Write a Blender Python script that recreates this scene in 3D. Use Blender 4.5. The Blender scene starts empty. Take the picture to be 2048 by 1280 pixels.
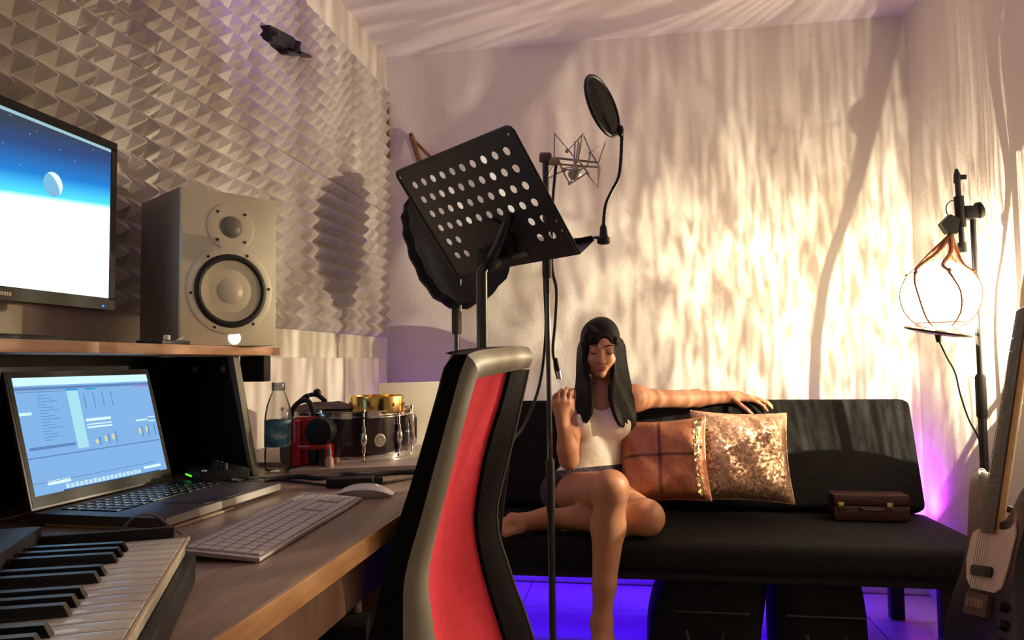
import bpy, bmesh, math, random
import numpy as np
from mathutils import Vector, Matrix
from math import sin, cos, pi, radians, sqrt, atan2
random.seed(7)
S = bpy.context.scene
COL = S.collection

# ---------------------------------------------------------------- camera
FPX = 1480.0
YA, PI_, RO = radians(9.1), radians(3.17), radians(0.75)
CAM = Vector((0, 0, 1.0))
FW = Vector((-sin(YA)*cos(PI_), cos(YA)*cos(PI_), sin(PI_)))
_r0 = Vector((cos(YA), sin(YA), 0)); _u0 = _r0.cross(FW)
RT = _r0*cos(RO) - _u0*sin(RO); UP = _u0*cos(RO) + _r0*sin(RO)
cd = bpy.data.cameras.new('camera'); cd.sensor_width = 36; cd.lens = FPX/2048*36; cd.clip_start = .02
co = bpy.data.objects.new('camera', cd); COL.objects.link(co)
co.matrix_world = Matrix(((RT.x, UP.x, -FW.x, CAM.x), (RT.y, UP.y, -FW.y, CAM.y), (RT.z, UP.z, -FW.z, CAM.z), (0, 0, 0, 1)))
S.camera = co

def at(px, py, d=None, x=None, y=None, z=None):
    """world point seen at a pixel of the photograph, at depth d or on the plane x / y / z"""
    r = FW + RT*((px-1024)/FPX) - UP*((py-640)/FPX)
    if x is not None: t = x/r.x
    elif y is not None: t = y/r.y
    elif z is not None: t = (z-1.0)/r.z
    else: t = d
    return CAM + r*t

# ---------------------------------------------------------------- world, exposure, room lights
w = bpy.data.worlds.new('world'); S.world = w; w.use_nodes = True
w.node_tree.nodes['Background'].inputs[0].default_value = (.6, .5, .55, 1)
w.node_tree.nodes['Background'].inputs[1].default_value = .02
S.view_settings.view_transform = 'Standard'; S.view_settings.look = 'None'
S.view_settings.exposure = 0.0; S.view_settings.gamma = 1; S.view_settings.use_curve_mapping = False
LAMP = Vector((.962, 2.5, 1.19))
LAMP_POWER = 185.0
def lamp_light(name, typ, loc, power, color, size=.01, aim=None, sy=None):
    l = bpy.data.lights.new(name, typ); l.energy = power; l.color = color
    if typ == 'POINT': l.shadow_soft_size = size
    if typ == 'AREA':
        l.shape = 'RECTANGLE'; l.size = size; l.size_y = sy or size
    o = bpy.data.objects.new(name, l); COL.objects.link(o); o.location = loc
    if aim is not None: o.rotation_euler = Vector(aim).to_track_quat('-Z', 'Y').to_euler()
    return o
lamp_light('lamp_bulb_light', 'POINT', LAMP-Vector((0, 0, .022)), LAMP_POWER, (1, .86, .60), .0010)
lamp_light('added_ceiling_light', 'AREA', (-1.0, 1.35, 2.36), 6.5, (.42, .14, 1), .05, (.5, .75, .6), 1.5)  # added violet light, out of view, to colour the ceiling
lamp_light('corner_strip_light', 'AREA', (-1.085, 3.375, .55), 2.5, (.36, .1, 1), .02, (.2, -.1, .9), .9)
lamp_light('sofa_strip_light', 'AREA', (-.1, 3.30, .32), 14, (.06, .0, 1), 1.9, (0, -.3, -1), .04)
lamp_light('sofa_strip_light_end', 'AREA', (1.13, 3.28, .36), 2.6, (.55, .04, 1), .06, (.3, .5, .8), .05)

# ---------------------------------------------------------------- materials
def mat(name, col, rough=.6, metal=0, spec=.5, bump=0, bscale=60, var=0, vscale=8, coat=0, stretch=None, alpha=None, trans=0):
    m = bpy.data.materials.new(name); m.use_nodes = True
    nt = m.node_tree; b = nt.nodes['Principled BSDF']
    b.inputs['Base Color'].default_value = (*col, 1); b.inputs['Roughness'].default_value = rough
    b.inputs['Metallic'].default_value = metal; b.inputs['Specular IOR Level'].default_value = spec
    if coat: b.inputs['Coat Weight'].default_value = coat
    if trans: b.inputs['Transmission Weight'].default_value = trans
    tc = nt.nodes.new('ShaderNodeTexCoord'); vec = tc.outputs['Object']
    if stretch:
        mp = nt.nodes.new('ShaderNodeMapping'); mp.inputs['Scale'].default_value = stretch
        nt.links.new(vec, mp.inputs[0]); vec = mp.outputs[0]
    if var:
        n = nt.nodes.new('ShaderNodeTexNoise'); n.inputs['Scale'].default_value = vscale; n.inputs['Detail'].default_value = 5
        nt.links.new(vec, n.inputs['Vector'])
        r = nt.nodes.new('ShaderNodeValToRGB')
        r.color_ramp.elements[0].position = .3; r.color_ramp.elements[1].position = .7
        r.color_ramp.elements[0].color = (*[c*(1-var) for c in col], 1)
        r.color_ramp.elements[1].color = (*[min(1, c*(1+var)) for c in col], 1)
        nt.links.new(n.outputs[0], r.inputs[0]); nt.links.new(r.outputs[0], b.inputs['Base Color'])
    if bump:
        n2 = nt.nodes.new('ShaderNodeTexNoise'); n2.inputs['Scale'].default_value = bscale; n2.inputs['Detail'].default_value = 4
        nt.links.new(vec, n2.inputs['Vector'])
        bp = nt.nodes.new('ShaderNodeBump'); bp.inputs['Strength'].default_value = bump; bp.inputs['Distance'].default_value = .01
        nt.links.new(n2.outputs[0], bp.inputs['Height']); nt.links.new(bp.outputs[0], b.inputs['Normal'])
    return m

def emit(name, col, k):
    m = bpy.data.materials.new(name); m.use_nodes = True; nt = m.node_tree; nt.nodes.clear()
    o = nt.nodes.new('ShaderNodeOutputMaterial'); e = nt.nodes.new('ShaderNodeEmission')
    e.inputs[0].default_value = (*col, 1); e.inputs[1].default_value = k
    nt.links.new(e.outputs[0], o.inputs[0]); return m

M = {}
M['wall'] = mat('white_plaster', (.70, .66, .58), .85, spec=.2, bump=.25, bscale=70, var=.03, vscale=5)
M['ceiling'] = mat('ceiling_paint', (.75, .70, .70), .9, spec=.2)
M['foam'] = mat('grey_foam', (.52, .48, .45), .95, spec=.1, bump=.2, bscale=300, var=.06, vscale=30)
M['tile'] = mat('floor_tile', (.42, .38, .36), .35, var=.1, vscale=6)
M['grout'] = mat('grout', (.2, .19, .18), .9)
M['whitewood'] = mat('white_board', (.74, .68, .62), .6, var=.02)
M['desktop'] = mat('wood_desktop', (.29, .21, .155), .45, var=.18, vscale=14, stretch=(8, 1, 8), bump=.05, bscale=40)
M['deskedge'] = mat('wood_edge', (.62, .33, .14), .4, var=.15, vscale=12, stretch=(8, 1, 8))
M['shelfwood'] = mat('shelf_wood', (.55, .30, .17), .45, var=.15, vscale=12, stretch=(8, 1, 8))
M['paleboard'] = mat('pale_board', (.50, .42, .36), .5, var=.08)
M['brownpanel'] = mat('brown_panel', (.16, .075, .045), .5, var=.2, vscale=10, stretch=(6, 6, 1))
M['black'] = mat('black_plastic', (.010, .010, .012), .45, spec=.3)
M['blackmetal'] = mat('black_metal', (.014, .014, .016), .35, spec=.6)
M['satinblack'] = mat('satin_black_sheet', (.02, .018, .018), .4, spec=.5)
M['blackfoam'] = mat('black_foam', (.009, .009, .011), .95, spec=.15, bump=.4, bscale=120)
M['sofa'] = mat('black_sofa_fabric', (.0095, .0095, .010), .85, spec=.15, bump=.35, bscale=160, var=.35, vscale=120)
M['darkchrome'] = mat('dark_chrome', (.10, .10, .105), .16, 1)
M['chrome'] = mat('chrome', (.8, .8, .8), .12, 1)
M['steel'] = mat('brushed_steel', (.62, .60, .55), .3, 1)
M['nickel'] = mat('satin_nickel', (.36, .33, .26), .5, .4)
M['brass'] = mat('brass', (.85, .58, .18), .18, 1)
M['speaker'] = mat('speaker_white', (.74, .68, .53), .5, var=.02)
M['speakerside'] = mat('speaker_side', (.27, .27, .26), .45)
M['cone'] = mat('speaker_cone', (.56, .51, .40), .5)
M['cap'] = mat('dust_cap', (.72, .66, .52), .35)
M['rubber'] = mat('black_rubber', (.012, .011, .011), .6)
M['greytweeter'] = mat('grey_dome', (.20, .19, .16), .4)
M['alu'] = mat('aluminium', (.60, .57, .54), .35, .7)
M['keywhite'] = mat('white_key_cap', (.68, .64, .60), .45)
M['mouse'] = mat('mouse_white', (.74, .70, .68), .25, coat=.4)
M['laptop'] = mat('laptop_grey', (.12, .115, .125), .4, .6)
M['laptopkey'] = mat('laptop_key', (.015, .015, .02), .3, spec=.7)
M['cream'] = mat('cream_board', (.66, .52, .36), .5)
M['ivory'] = mat('ivory_key', (.72, .68, .60), .3, coat=.3)
M['ebony'] = mat('black_key', (.01, .01, .013), .22, spec=.7)
M['chairgrey'] = mat('grey_chair_plastic', (.30, .28, .235), .42, var=.03)
M['chairred'] = mat('red_mesh_fabric', (.95, .065, .11), .85, spec=.2, bump=.3, bscale=400, var=.06, vscale=60)
M['chairblack'] = mat('black_chair_fabric', (.005, .0045, .006), .8, spec=.15, bump=.3, bscale=250)
M['skin'] = mat('skin', (.44, .205, .12), .5, spec=.35, var=.05, vscale=12)
M['lip'] = mat('lip', (.36, .095, .085), .4)
M['brow'] = mat('brow_hair', (.012, .009, .008), .7)
M['hair'] = mat('black_hair', (.006, .005, .005), .55, spec=.12, bump=.2, bscale=40, stretch=(6, 6, .35))
M['tank'] = mat('white_cotton', (.80, .75, .68), .85, spec=.2, bump=.35, bscale=28)
M['denim'] = mat('dark_denim', (.065, .05, .065), .85, spec=.2, bump=.5, bscale=140, var=.4, vscale=60)
M['red'] = mat('red_plastic', (.50, .012, .025), .25, coat=.5)
M['wine'] = mat('dark_wine_shell', (.022, .008, .014), .22, coat=.6, var=.2)
M['drumhead'] = mat('drum_head', (.55, .50, .45), .5)
M['paper'] = mat('white_paper', (.74, .68, .58), .8)
def thin_paper():
    m = bpy.data.materials.new('thin_paper'); m.use_nodes = True; nt = m.node_tree; nt.nodes.clear()
    o = nt.nodes.new('ShaderNodeOutputMaterial'); a = nt.nodes.new('ShaderNodeAddShader'); d = nt.nodes.new('ShaderNodeBsdfDiffuse'); t = nt.nodes.new('ShaderNodeBsdfTranslucent')
    d.inputs[0].default_value = (.42, .42, .44, 1); t.inputs[0].default_value = (.46, .48, .54, 1)
    nt.links.new(d.outputs[0], a.inputs[0]); nt.links.new(t.outputs[0], a.inputs[1]); nt.links.new(a.outputs[0], o.inputs[0]); return m
M['thinpaper'] = thin_paper()
M['greycloth'] = mat('grey_cloth', (.13, .115, .105), .8, bump=.3, bscale=150)
M['cable'] = mat('black_cable', (.010, .009, .009), .5)
M['rope'] = mat('brown_rope', (.26, .09, .035), .85, bump=.6, bscale=300)
M['netrope'] = mat('pale_rope', (.42, .22, .10), .85, bump=.6, bscale=300)
M['stick'] = mat('brown_stick', (.20, .095, .035), .5, var=.2, vscale=20)
M['maple'] = mat('maple', (.62, .36, .13), .35, coat=.3, var=.12, vscale=20, stretch=(8, 8, 1))
M['rosewood'] = mat('rosewood', (.055, .040, .033), .5, var=.3, vscale=40)
M['guitarbody'] = mat('dark_guitar_body', (.014, .015, .020), .4, coat=.15)
M['pickguard'] = mat('cream_pickguard', (.58, .50, .39), .4)
M['case'] = mat('oxblood_case', (.028, .006, .006), .5, bump=.3, bscale=90, var=.25, vscale=40)
M['gold'] = mat('gold_latch', (.75, .60, .28), .25, 1)
M['woodbrown'] = mat('swivel_brown', (.09, .055, .04), .4)
def glow_strip(name, col, k): M[name] = emit(name, col, k)
glow_strip('led_blue', (.05, .0, 1), 6); glow_strip('led_violet', (.35, .1, 1), 3); glow_strip('led_magenta', (1, .02, .75), 12)
M['led_white'] = emit('speaker_logo_light', (1, .97, .9), 3.0)
M['led_green'] = emit('green_meter', (.12, 1, .03), 1.2)
M['led_blue_dot'] = emit('blue_power_light', (.03, .1, 1), 4)
# ---------------------------------------------------------------- mesh helpers
def frame(d):
    d = Vector(d).normalized(); a = Vector((0, 0, 1)) if abs(d.z) < .9 else Vector((1, 0, 0))
    u = d.cross(a).normalized(); return u, d.cross(u).normalized()

class MB:
    def __init__(s): s.v = []; s.f = []; s.mi = []
    def add(s, vs, fs, mi=0):
        n = len(s.v); s.v += [tuple(v) for v in vs]; s.f += [tuple(i+n for i in f) for f in fs]; s.mi += [mi]*len(fs); return s
    def box(s, lo, hi, mi=0, bev=0, M4=None):
        lo = Vector(lo); hi = Vector(hi)
        if bev:
            bm = bmesh.new(); bmesh.ops.create_cube(bm, size=1)
            c = (lo+hi)/2; d = hi-lo
            for v in bm.verts: v.co = Vector((v.co.x*d.x, v.co.y*d.y, v.co.z*d.z))+c
            bmesh.ops.bevel(bm, geom=bm.edges[:], offset=bev, segments=2, affect='EDGES', profile=.6)
            bm.verts.index_update(); vs = [v.co.copy() for v in bm.verts]; fs = [[v.index for v in f.verts] for f in bm.faces]; bm.free()
        else:
            vs = [Vector((x, y, z)) for z in (lo.z, hi.z) for y in (lo.y, hi.y) for x in (lo.x, hi.x)]
            fs = [(0, 2, 3, 1), (4, 5, 7, 6), (0, 1, 5, 4), (2, 6, 7, 3), (0, 4, 6, 2), (1, 3, 7, 5)]
        if M4 is not None: vs = [M4 @ v for v in vs]
        return s.add(vs, fs, mi)
    def tube(s, pts, r, seg=10, mi=0, caps=True, closed=False):
        pts = [Vector(p) for p in pts]; n = len(pts); rs = r if isinstance(r, (list, tuple)) else [r]*n
        vs = []; u = None
        for i, p in enumerate(pts):
            a = pts[i-1] if (i > 0 or closed) else p; b = pts[(i+1) % n] if (i < n-1 or closed) else p
            d = (b-a).normalized()
            if u is None: u, _ = frame(d)
            u = (u - d*u.dot(d)).normalized(); v = d.cross(u)
            vs += [p + (u*cos(2*pi*k/seg)+v*sin(2*pi*k/seg))*rs[i] for k in range(seg)]
        fs = []
        m = n if closed else n-1
        for i in range(m):
            j = (i+1) % n
            for k in range(seg):
                l = (k+1) % seg; fs.append((i*seg+k, i*seg+l, j*seg+l, j*seg+k))
        if caps and not closed: fs.append(tuple(range(seg))[::-1]); fs.append(tuple((n-1)*seg+k for k in range(seg)))
        return s.add(vs, fs, mi)
    def lathe(s, prof, seg=32, o=(0, 0, 0), ax=(0, 0, 1), mi=0, u=None, cap=True):
        """prof: (r, h) pairs along axis ax from o"""
        ax = Vector(ax).normalized(); o = Vector(o)
        if u is None: u, _ = frame(ax)
        v = ax.cross(u); vs = []; fs = []
        for r, h in prof: vs += [o+ax*h+(u*cos(2*pi*k/seg)+v*sin(2*pi*k/seg))*max(r, 1e-5) for k in range(seg)]
        for i in range(len(prof)-1):
            for k in range(seg):
                l = (k+1) % seg; fs.append((i*seg+k, i*seg+l, (i+1)*seg+l, (i+1)*seg+k))
        if cap and prof[0][0] > 1e-4: fs.append(tuple(range(seg))[::-1])
        if cap and prof[-1][0] > 1e-4: fs.append(tuple((len(prof)-1)*seg+k for k in range(seg)))
        return s.add(vs, fs, mi)
    def ball(s, c, r, seg=16, mi=0, ax=(0, 0, 1)):
        r = Vector(r) if not isinstance(r, (int, float)) else Vector((r, r, r)); c = Vector(c); vs = []; fs = []; n = seg//2
        for i in range(n+1):
            t = pi*i/n
            for k in range(seg):
                vs.append(c+Vector((r.x*max(sin(t), 1e-4)*cos(2*pi*k/seg), r.y*max(sin(t), 1e-4)*sin(2*pi*k/seg), r.z*cos(t))))
        for i in range(n):
            for k in range(seg):
                l = (k+1) % seg; fs.append((i*seg+k, (i+1)*seg+k, (i+1)*seg+l, i*seg+l))
        return s.add(vs, fs, mi)
    def prism(s, pts, o, u, v, th, mi=0):
        """outline pts (a, b) in plane o + a u + b v, thickness th along u x v"""
        o = Vector(o); u = Vector(u); v = Vector(v); n = u.cross(v).normalized()*th; k = len(pts)
        vs = [o+u*a+v*b for a, b in pts]; vs += [p+n for p in vs]
        fs = [tuple(range(k))[::-1], tuple(range(k, 2*k))]+[(i, (i+1) % k, k+(i+1) % k, k+i) for i in range(k)]
        return s.add(vs, fs, mi)
    def grid(s, rows, mi=0, closed=False):
        n = len(rows[0]); vs = [p for r in rows for p in r]; fs = []
        for i in range(len(rows)-1):
            for k in range(n if closed else n-1):
                l = (k+1) % n; fs.append((i*n+k, i*n+l, (i+1)*n+l, (i+1)*n+k))
        return s.add(vs, fs, mi)
    def mesh(s, name, mats, smooth=40):
        me = bpy.data.meshes.new(name); me.from_pydata(s.v, [], s.f); 
        for m in (mats if isinstance(mats, list) else [mats]): me.materials.append(m)
        me.polygons.foreach_set('material_index', s.mi)
        bm = bmesh.new(); bm.from_mesh(me); bmesh.ops.recalc_face_normals(bm, faces=bm.faces)
        if smooth:
            for f in bm.faces: f.smooth = True
            ca = radians(smooth)
            for e in bm.edges:
                if len(e.link_faces) == 2 and e.calc_face_angle(0) > ca: e.smooth = False
        bm.to_mesh(me); bm.free(); return me

def link(name, me, parent=None, world=True):
    o = bpy.data.objects.new(name, me); COL.objects.link(o)
    if parent is not None: o.parent = parent
    return o
def build(name, mb, mats, parent=None, smooth=40):
    """mb is in world coordinates; vertices are moved into the parent's frame"""
    if parent is not None:
        p = parent; mw = p.matrix_basis.copy()
        while p.parent: p = p.parent; mw = p.matrix_basis @ mw
        inv = mw.inverted(); mb.v = [tuple(inv @ Vector(v)) for v in mb.v]
    return link(name, mb.mesh(name, mats, smooth), parent)
def tag(o, label=None, cat=None, group=None, kind=None):
    if label: o['label'] = label
    if cat: o['category'] = cat
    if group: o['group'] = group
    if kind: o['kind'] = kind
    return o
def thing(name, label, cat, loc=(0, 0, 0), rz=0, group=None):
    o = bpy.data.objects.new(name, None); COL.objects.link(o); o.empty_display_size = .05
    o.location = loc; o.rotation_euler = (0, 0, rz)
    o.matrix_basis = Matrix.Translation(Vector(loc)) @ Matrix.Rotation(rz, 4, 'Z')
    return tag(o, label, cat, group)
def curve_pts(P, n=8):
    P = [Vector(p) for p in P]; out = []
    for i in range(len(P)-1):
        a = P[max(i-1, 0)]; b = P[i]; c = P[i+1]; d = P[min(i+2, len(P)-1)]
        for k in range(n):
            t = k/n; out.append(.5*((2*b)+(c-a)*t+(2*a-5*b+4*c-d)*t*t+(3*b-3*c+d-a)*t**3))
    return out+[P[-1]]
def rrect(w, h, r, n=5):
    pts = []
    for cx, cy, a0 in ((w/2-r, h/2-r, 0), (-w/2+r, h/2-r, 90), (-w/2+r, -h/2+r, 180), (w/2-r, -h/2+r, 270)):
        for k in range(n+1):
            a = radians(a0+90*k/n); pts.append((cx+r*cos(a), cy+r*sin(a)))
    return pts
# ================================================================ the room
XL, XR, YF, YB, ZC = -1.15, 1.212, 3.4, -1.3, 2.49
def structure(name, mb, m): return tag(build(name, mb, m), kind='structure')
structure('wall_back', MB().box((XL-.1, YF, -.1), (XR+.1, YF+.1, ZC+.1)), M['wall'])
structure('wall_left', MB().box((XL-.1, YB, -.1), (XL, YF, ZC+.1)), M['wall'])
structure('wall_right', MB().box((XR, YB, -.1), (XR+.1, YF, ZC+.1)), M['wall'])
structure('wall_front', MB().box((XL-.1, YB-.1, -.1), (XR+.1, YB, ZC+.1)), M['wall'])
structure('ceiling', MB().box((XL, YB, ZC), (XR, YF, ZC+.1)), M['ceiling'])
fl = structure('floor', MB().box((XL, YB, -.1), (XR, YF, -.006)), M['grout'])
tm = MB().box((.002, .002, -.006), (.333, .333, 0), bev=.0015).mesh('floor_tile', M['tile'])
for i in range(7):
    for j in range(14):
        x0, y0 = XL+.017+i*.335, YF-.02-(j+1)*.335
        o = link('floor_tile', tm, fl); o.location = (x0, y0, 0)
structure('baseboard_back', MB().box((XL, YF-.012, 0), (XR, YF, .07), bev=.003), M['whitewood'])
structure('trim_1', MB().box((XL, 1.72, .2), (XL+.03, 3.30, 1.021), bev=.003), M['whitewood'])
structure('trim_2', MB().box((XL+.002, YF-.02, 1.99), (XL+.016, YF, 2.26), bev=.002), M['stick'])

# pyramid foam on the left wall: ten tiles
fo = thing('acoustic_foam', 'grey pyramid acoustic foam tiles covering the left wall above the desk shelf', 'acoustic foam', (XL, 3.344, 1.118))
PIT = .0538; NT = 11; TS = PIT*NT
mb = MB(); g = .0012
mb.box((.001, g, g), (.014, TS-g, TS-g))
rng = random.Random(3)
for i in range(NT):
    for j in range(NT):
        a, b = i*PIT, j*PIT; e = .0008
        q = [(.014, a+e, b+e), (.014, a+PIT-e, b+e), (.014, a+PIT-e, b+PIT-e), (.014, a+e, b+PIT-e)]
        t = .002; cx, cy = a+PIT/2, b+PIT/2; h = .046+rng.uniform(-.002, .002)
        q += [(h, cx-t, cy-t), (h, cx+t, cy-t), (h, cx+t, cy+t), (h, cx-t, cy+t)]
        mb.add(q, [(0, 1, 5, 4), (1, 2, 6, 5), (2, 3, 7, 6), (3, 0, 4, 7), (4, 5, 6, 7)])
fm = mb.mesh('foam_tile', M['foam'], 0)
for i in range(5):
    for j in range(2):
        o = link('foam_tile', fm, fo); o.location = (0, -(i+1)*TS, j*TS)

# LED strips behind and under the sofa, in the corner; one added unseen at the wall top to tint the ceiling
def led(name, label, lo, hi, m):
    t = thing(name, label, 'light strip', ((lo[0]+hi[0])/2, (lo[1]+hi[1])/2, lo[2]))
    build('strip_base', MB().box(lo, hi), M['whitewood'], t)
    lo = Vector(lo); hi = Vector(hi); d = hi-lo
    return t, lo, hi
t, lo, hi = led('light_strip', 'blue glowing light strip along the floor under the sofa', (-1.0, YF-.03, .20), (.9, YF-.013, .212), None)
build('diodes', MB().box((-1.0, YF-.034, .201), (.9, YF-.03, .211)), M['led_blue'], t)
t, lo, hi = led('light_strip', 'magenta glowing light strip in the corner right of the sofa', (XR-.10, YF-.03, .27), (XR-.02, YF-.013, .285), None)
build('diodes', MB().box((XR-.10, YF-.036, .286), (XR-.02, YF-.013, .292)), M['led_magenta'], t)
t, lo, hi = led('light_strip', 'violet light strip standing in the corner beside the foam wall', (XL+.04, YF-.03, .1), (XL+.055, YF-.013, .9), None)
build('diodes', MB().box((XL+.042, YF-.034, .1), (XL+.053, YF-.03, .9)), M['led_violet'], t)
t, lo, hi = led('light_strip', 'added violet strip out of view above the foam wall, tinting the ceiling', (XL, .3, 2.345), (XL+.02, 1.9, 2.36), None)
build('diodes', MB().box((XL+.003, .3, 2.36), (XL+.017, 1.9, 2.364)), M['led_violet'], t)

# black clamp fixture on the foam wall
o = at(558, 66, x=XL+.075); e = at(612, 92, x=XL+.075); f2 = at(584, 101, x=XL+.07); g2 = at(634, 112, x=XL+.07)
t = thing('wall_clamp', 'small black clamp bracket high on the foam wall', 'clamp', tuple(o))
d = (e-o).normalized(); n = Vector((1, 0, 0)); v = d.cross(n).normalized(); L_ = (e-o).length
build('clamp_body', MB().prism([(-.02, -.022), (L_*.75, -.020), (L_, -.004), (L_, .026), (L_*.5, .030), (-.01, .024)], o-n*.02, d, v, .04), M['black'], t)
build('jaw', MB().prism([(0, -.010), ((g2-f2).length*.8, -.006), ((g2-f2).length, .004), (.0, .010)], f2-n*.015, (g2-f2).normalized(), v, .03), M['blackmetal'], t)
build('hinge_arm', MB().tube([o.lerp(e, .7)-n*.0, f2.lerp(g2, .15)], .010, 10), M['black'], t)
build('wall_pin', MB().tube([o+Vector((.0, 0, 0)), o+Vector((-.06, 0, 0))], .008, 8), M['blackmetal'], t)

# wooden sticks leaning against the back wall
p0 = at(823, 272, y=3.37); p1 = at(841, 330, y=3.33); p2 = at(866, 316, y=3.33)
t = thing('wooden_rack', 'brown wooden rack of two sticks meeting at a rounded top behind the music stand', 'rack', tuple(p0))
dd = (p1-p0).normalized()
build('front_stick', MB().tube([p0-dd*.012, p0, p0+dd*.7], [.010, .013, .011], 10), M['stick'], t)
dd = (p2-p0).normalized()
build('rear_stick', MB().tube([p0+Vector((0, .02, -.01)), p0+Vector((0, .02, 0))+dd*.55], .008, 8), M['stick'], t)
build('wall_pin', MB().tube([p0+Vector((0, -.015, 0)), p0+Vector((0, .03, 0))], .006, 8), M['blackmetal'], t)
# ================================================================ the desk
DZ = .745; DX = -.388
t = thing('desk', 'long wooden desk with an orange-brown front edge along the foam wall', 'desk', (-.77, 1.0, 0))
build('desktop', MB().box((XL+.035, -.5, DZ-.028), (DX-.004, 2.22, DZ), bev=.002), M['desktop'], t)
build('edge_band', MB().box((DX-.004, -.5, DZ-.030), (DX, 2.22, DZ-.0005), bev=.001), M['deskedge'], t)
build('apron', MB().box((DX-.05, -.45, DZ-.11), (DX-.03, 2.18, DZ-.030)), M['brownpanel'], t)
for x in (XL+.08, DX-.06):
    for y in (-.40, 2.14): build('leg', MB().box((x-.025, y-.025, 0), (x+.025, y+.025, DZ-.028), bev=.003), M['brownpanel'], t)
build('end_panel', MB().box((XL+.05, 1.62, .0), (DX-.03, 1.64, DZ-.029), bev=.002), M['brownpanel'], t)
t = thing('desk_shelf', 'long orange-brown monitor shelf above the desk', 'shelf', (-1.0, .8, DZ))
build('shelf_board', MB().box((XL+.036, -.4, 1.021), (-.85, 1.703, 1.040), bev=.002), M['shelfwood'], t)
sp = build('side_support', MB().prism([(-.270, 0), (.0, 0), (-.052, .274), (-.270, .274)], (-.862, 1.622, DZ+.001), (1, 0, 0), (0, 0, 1), .028), M['black'], t)
build('edge_trim', MB().prism([(-.012, .03), (.0025, .0), (-.0495, .274), (-.064, .274)], (-.860, 1.616, DZ+.001), (1, 0, 0), (0, 0, 1), .026), M['greytweeter'], t)['label'] = 'grey slanted edge trim'
for px in (320, 391, 447):
    p = at(px, 738, y=1.592); build('screw', MB().lathe([(.007, 0), (.007, .003), (.0, .0045)], 12, p, (0, -1, 0)), M['greytweeter'], t)
build('side_support', MB().prism([(-.270, 0), (.0, 0), (-.052, .274), (-.270, .274)], (-.862, -.30, DZ+.001), (1, 0, 0), (0, 0, 1), .028), M['black'], t)
build('back_panel', MB().box((XL+.037, -.25, DZ+.002), (XL+.045, 1.60, 1.0205)), M['black'], t)
# power strip hung below the shelf end
t = thing('power_strip', 'small black outlet box fixed under the far end of the shelf', 'power strip', (-.895, 1.675, .965))
build('housing', MB().box((-.935, 1.665, .958), (-.872, 1.70, 1.0205), bev=.003), M['black'], t)
for k in range(3): build('socket', MB().lathe([(.008, 0), (.008, .002), (.006, .002), (.006, -.0005)], 12, (-.922+k*.018, 1.6645, .995), (0, -1, 0)), M['rubber'], t)
# pale low board across the far end of the desk
c = [at(590, 941, z=DZ+.010), at(832, 931, z=DZ+.010)]
bd = thing('low_board', 'pale raised board lying across the far end of the desk', 'board', (-.75, 2.0, DZ))
build('board', MB().prism([(c[0].x-.012, c[0].y-.004), (c[1].x+.08, c[1].y+.034), (c[1].x+.08, 2.2), (c[0].x-.19, 2.2), (c[0].x-.19, 1.74), (c[0].x-.012, 1.74)], (0, 0, DZ+.0004), (1, 0, 0), (0, 1, 0), .010), M['paleboard'], bd)
BZ = DZ+.0106

# ---------------------------------------------------------------- monitor
MX, MY1, MZ0, MZ1 = -.985, 1.289, 1.108, 1.435; MY0 = MY1-.58
t = thing('monitor', 'black computer monitor showing a moon above a blue and white horizon', 'monitor', (MX-.03, (MY0+MY1)/2, 1.04))
build('housing', MB().box((MX-.045, MY0, MZ0), (MX-.004, MY1, MZ1), bev=.006), M['black'], t)
bz = MB(); b = .016
for lo, hi in (((MX-.006, MY0, MZ1-b), (MX, MY1, MZ1)), ((MX-.006, MY0, MZ0), (MX, MY1, MZ0+.022)), ((MX-.006, MY0, MZ0+.02), (MX, MY0+b, MZ1-b+.002)), ((MX-.006, MY1-b, MZ0+.02), (MX, MY1, MZ1-b+.002))): bz.box(lo, hi)
bzo = build('bezel', bz, M['black'], t)
def screen_mat():
    m = bpy.data.materials.new('monitor_picture'); m.use_nodes = True; nt = m.node_tree; nt.nodes.clear()
    out = nt.nodes.new('ShaderNodeOutputMaterial'); e = nt.nodes.new('ShaderNodeEmission'); tc = nt.nodes.new('ShaderNodeTexCoord')
    sx = nt.nodes.new('ShaderNodeSeparateXYZ'); r = nt.nodes.new('ShaderNodeValToRGB'); nt.links.new(tc.outputs['Generated'], sx.inputs[0])
    md = nt.nodes.new('ShaderNodeMath'); md.operation = 'MULTIPLY_ADD'; md.inputs[1].default_value = -.20; md.inputs[2].default_value = .175
    ad = nt.nodes.new('ShaderNodeMath'); ad.operation = 'ADD'; nt.links.new(sx.outputs[1], md.inputs[0])
    nt.links.new(sx.outputs[2], ad.inputs[0]); nt.links.new(md.outputs[0], ad.inputs[1]); nt.links.new(ad.outputs[0], r.inputs[0])
    els = [(0, (.75, .97, 1)), (.30, (.97, 1, 1)), (.555, (.9, 1, 1)), (.60, (.06, .50, .78)), (.72, (.014, .14, .42)), (.88, (.022, .05, .15)), (1, (.030, .038, .06))]
    cr = r.color_ramp
    cr.elements[0].position = 0; cr.elements[0].color = (*els[0][1], 1); cr.elements[1].position = 1; cr.elements[1].color = (*els[-1][1], 1)
    for p, c in els[1:-1]: x = cr.elements.new(p); x.color = (*c, 1)
    nt.links.new(r.outputs[0], e.inputs[0]); e.inputs[1].default_value = 1.7; nt.links.new(e.outputs[0], out.inputs[0]); return m
build('screen', MB().box((MX-.005, MY0+b-.002, MZ0+.02), (MX-.0015, MY1-b+.002, MZ1-b+.002)), screen_mat(), t)
build('menu_bar', MB().box((MX-.0016, MY0+b, MZ1-b-.0055), (MX-.0012, MY1-b, MZ1-b)), emit('menu_bar_light', (.38, .62, .68), .95), t)
mc = at(106, 369, x=MX-.001)
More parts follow.
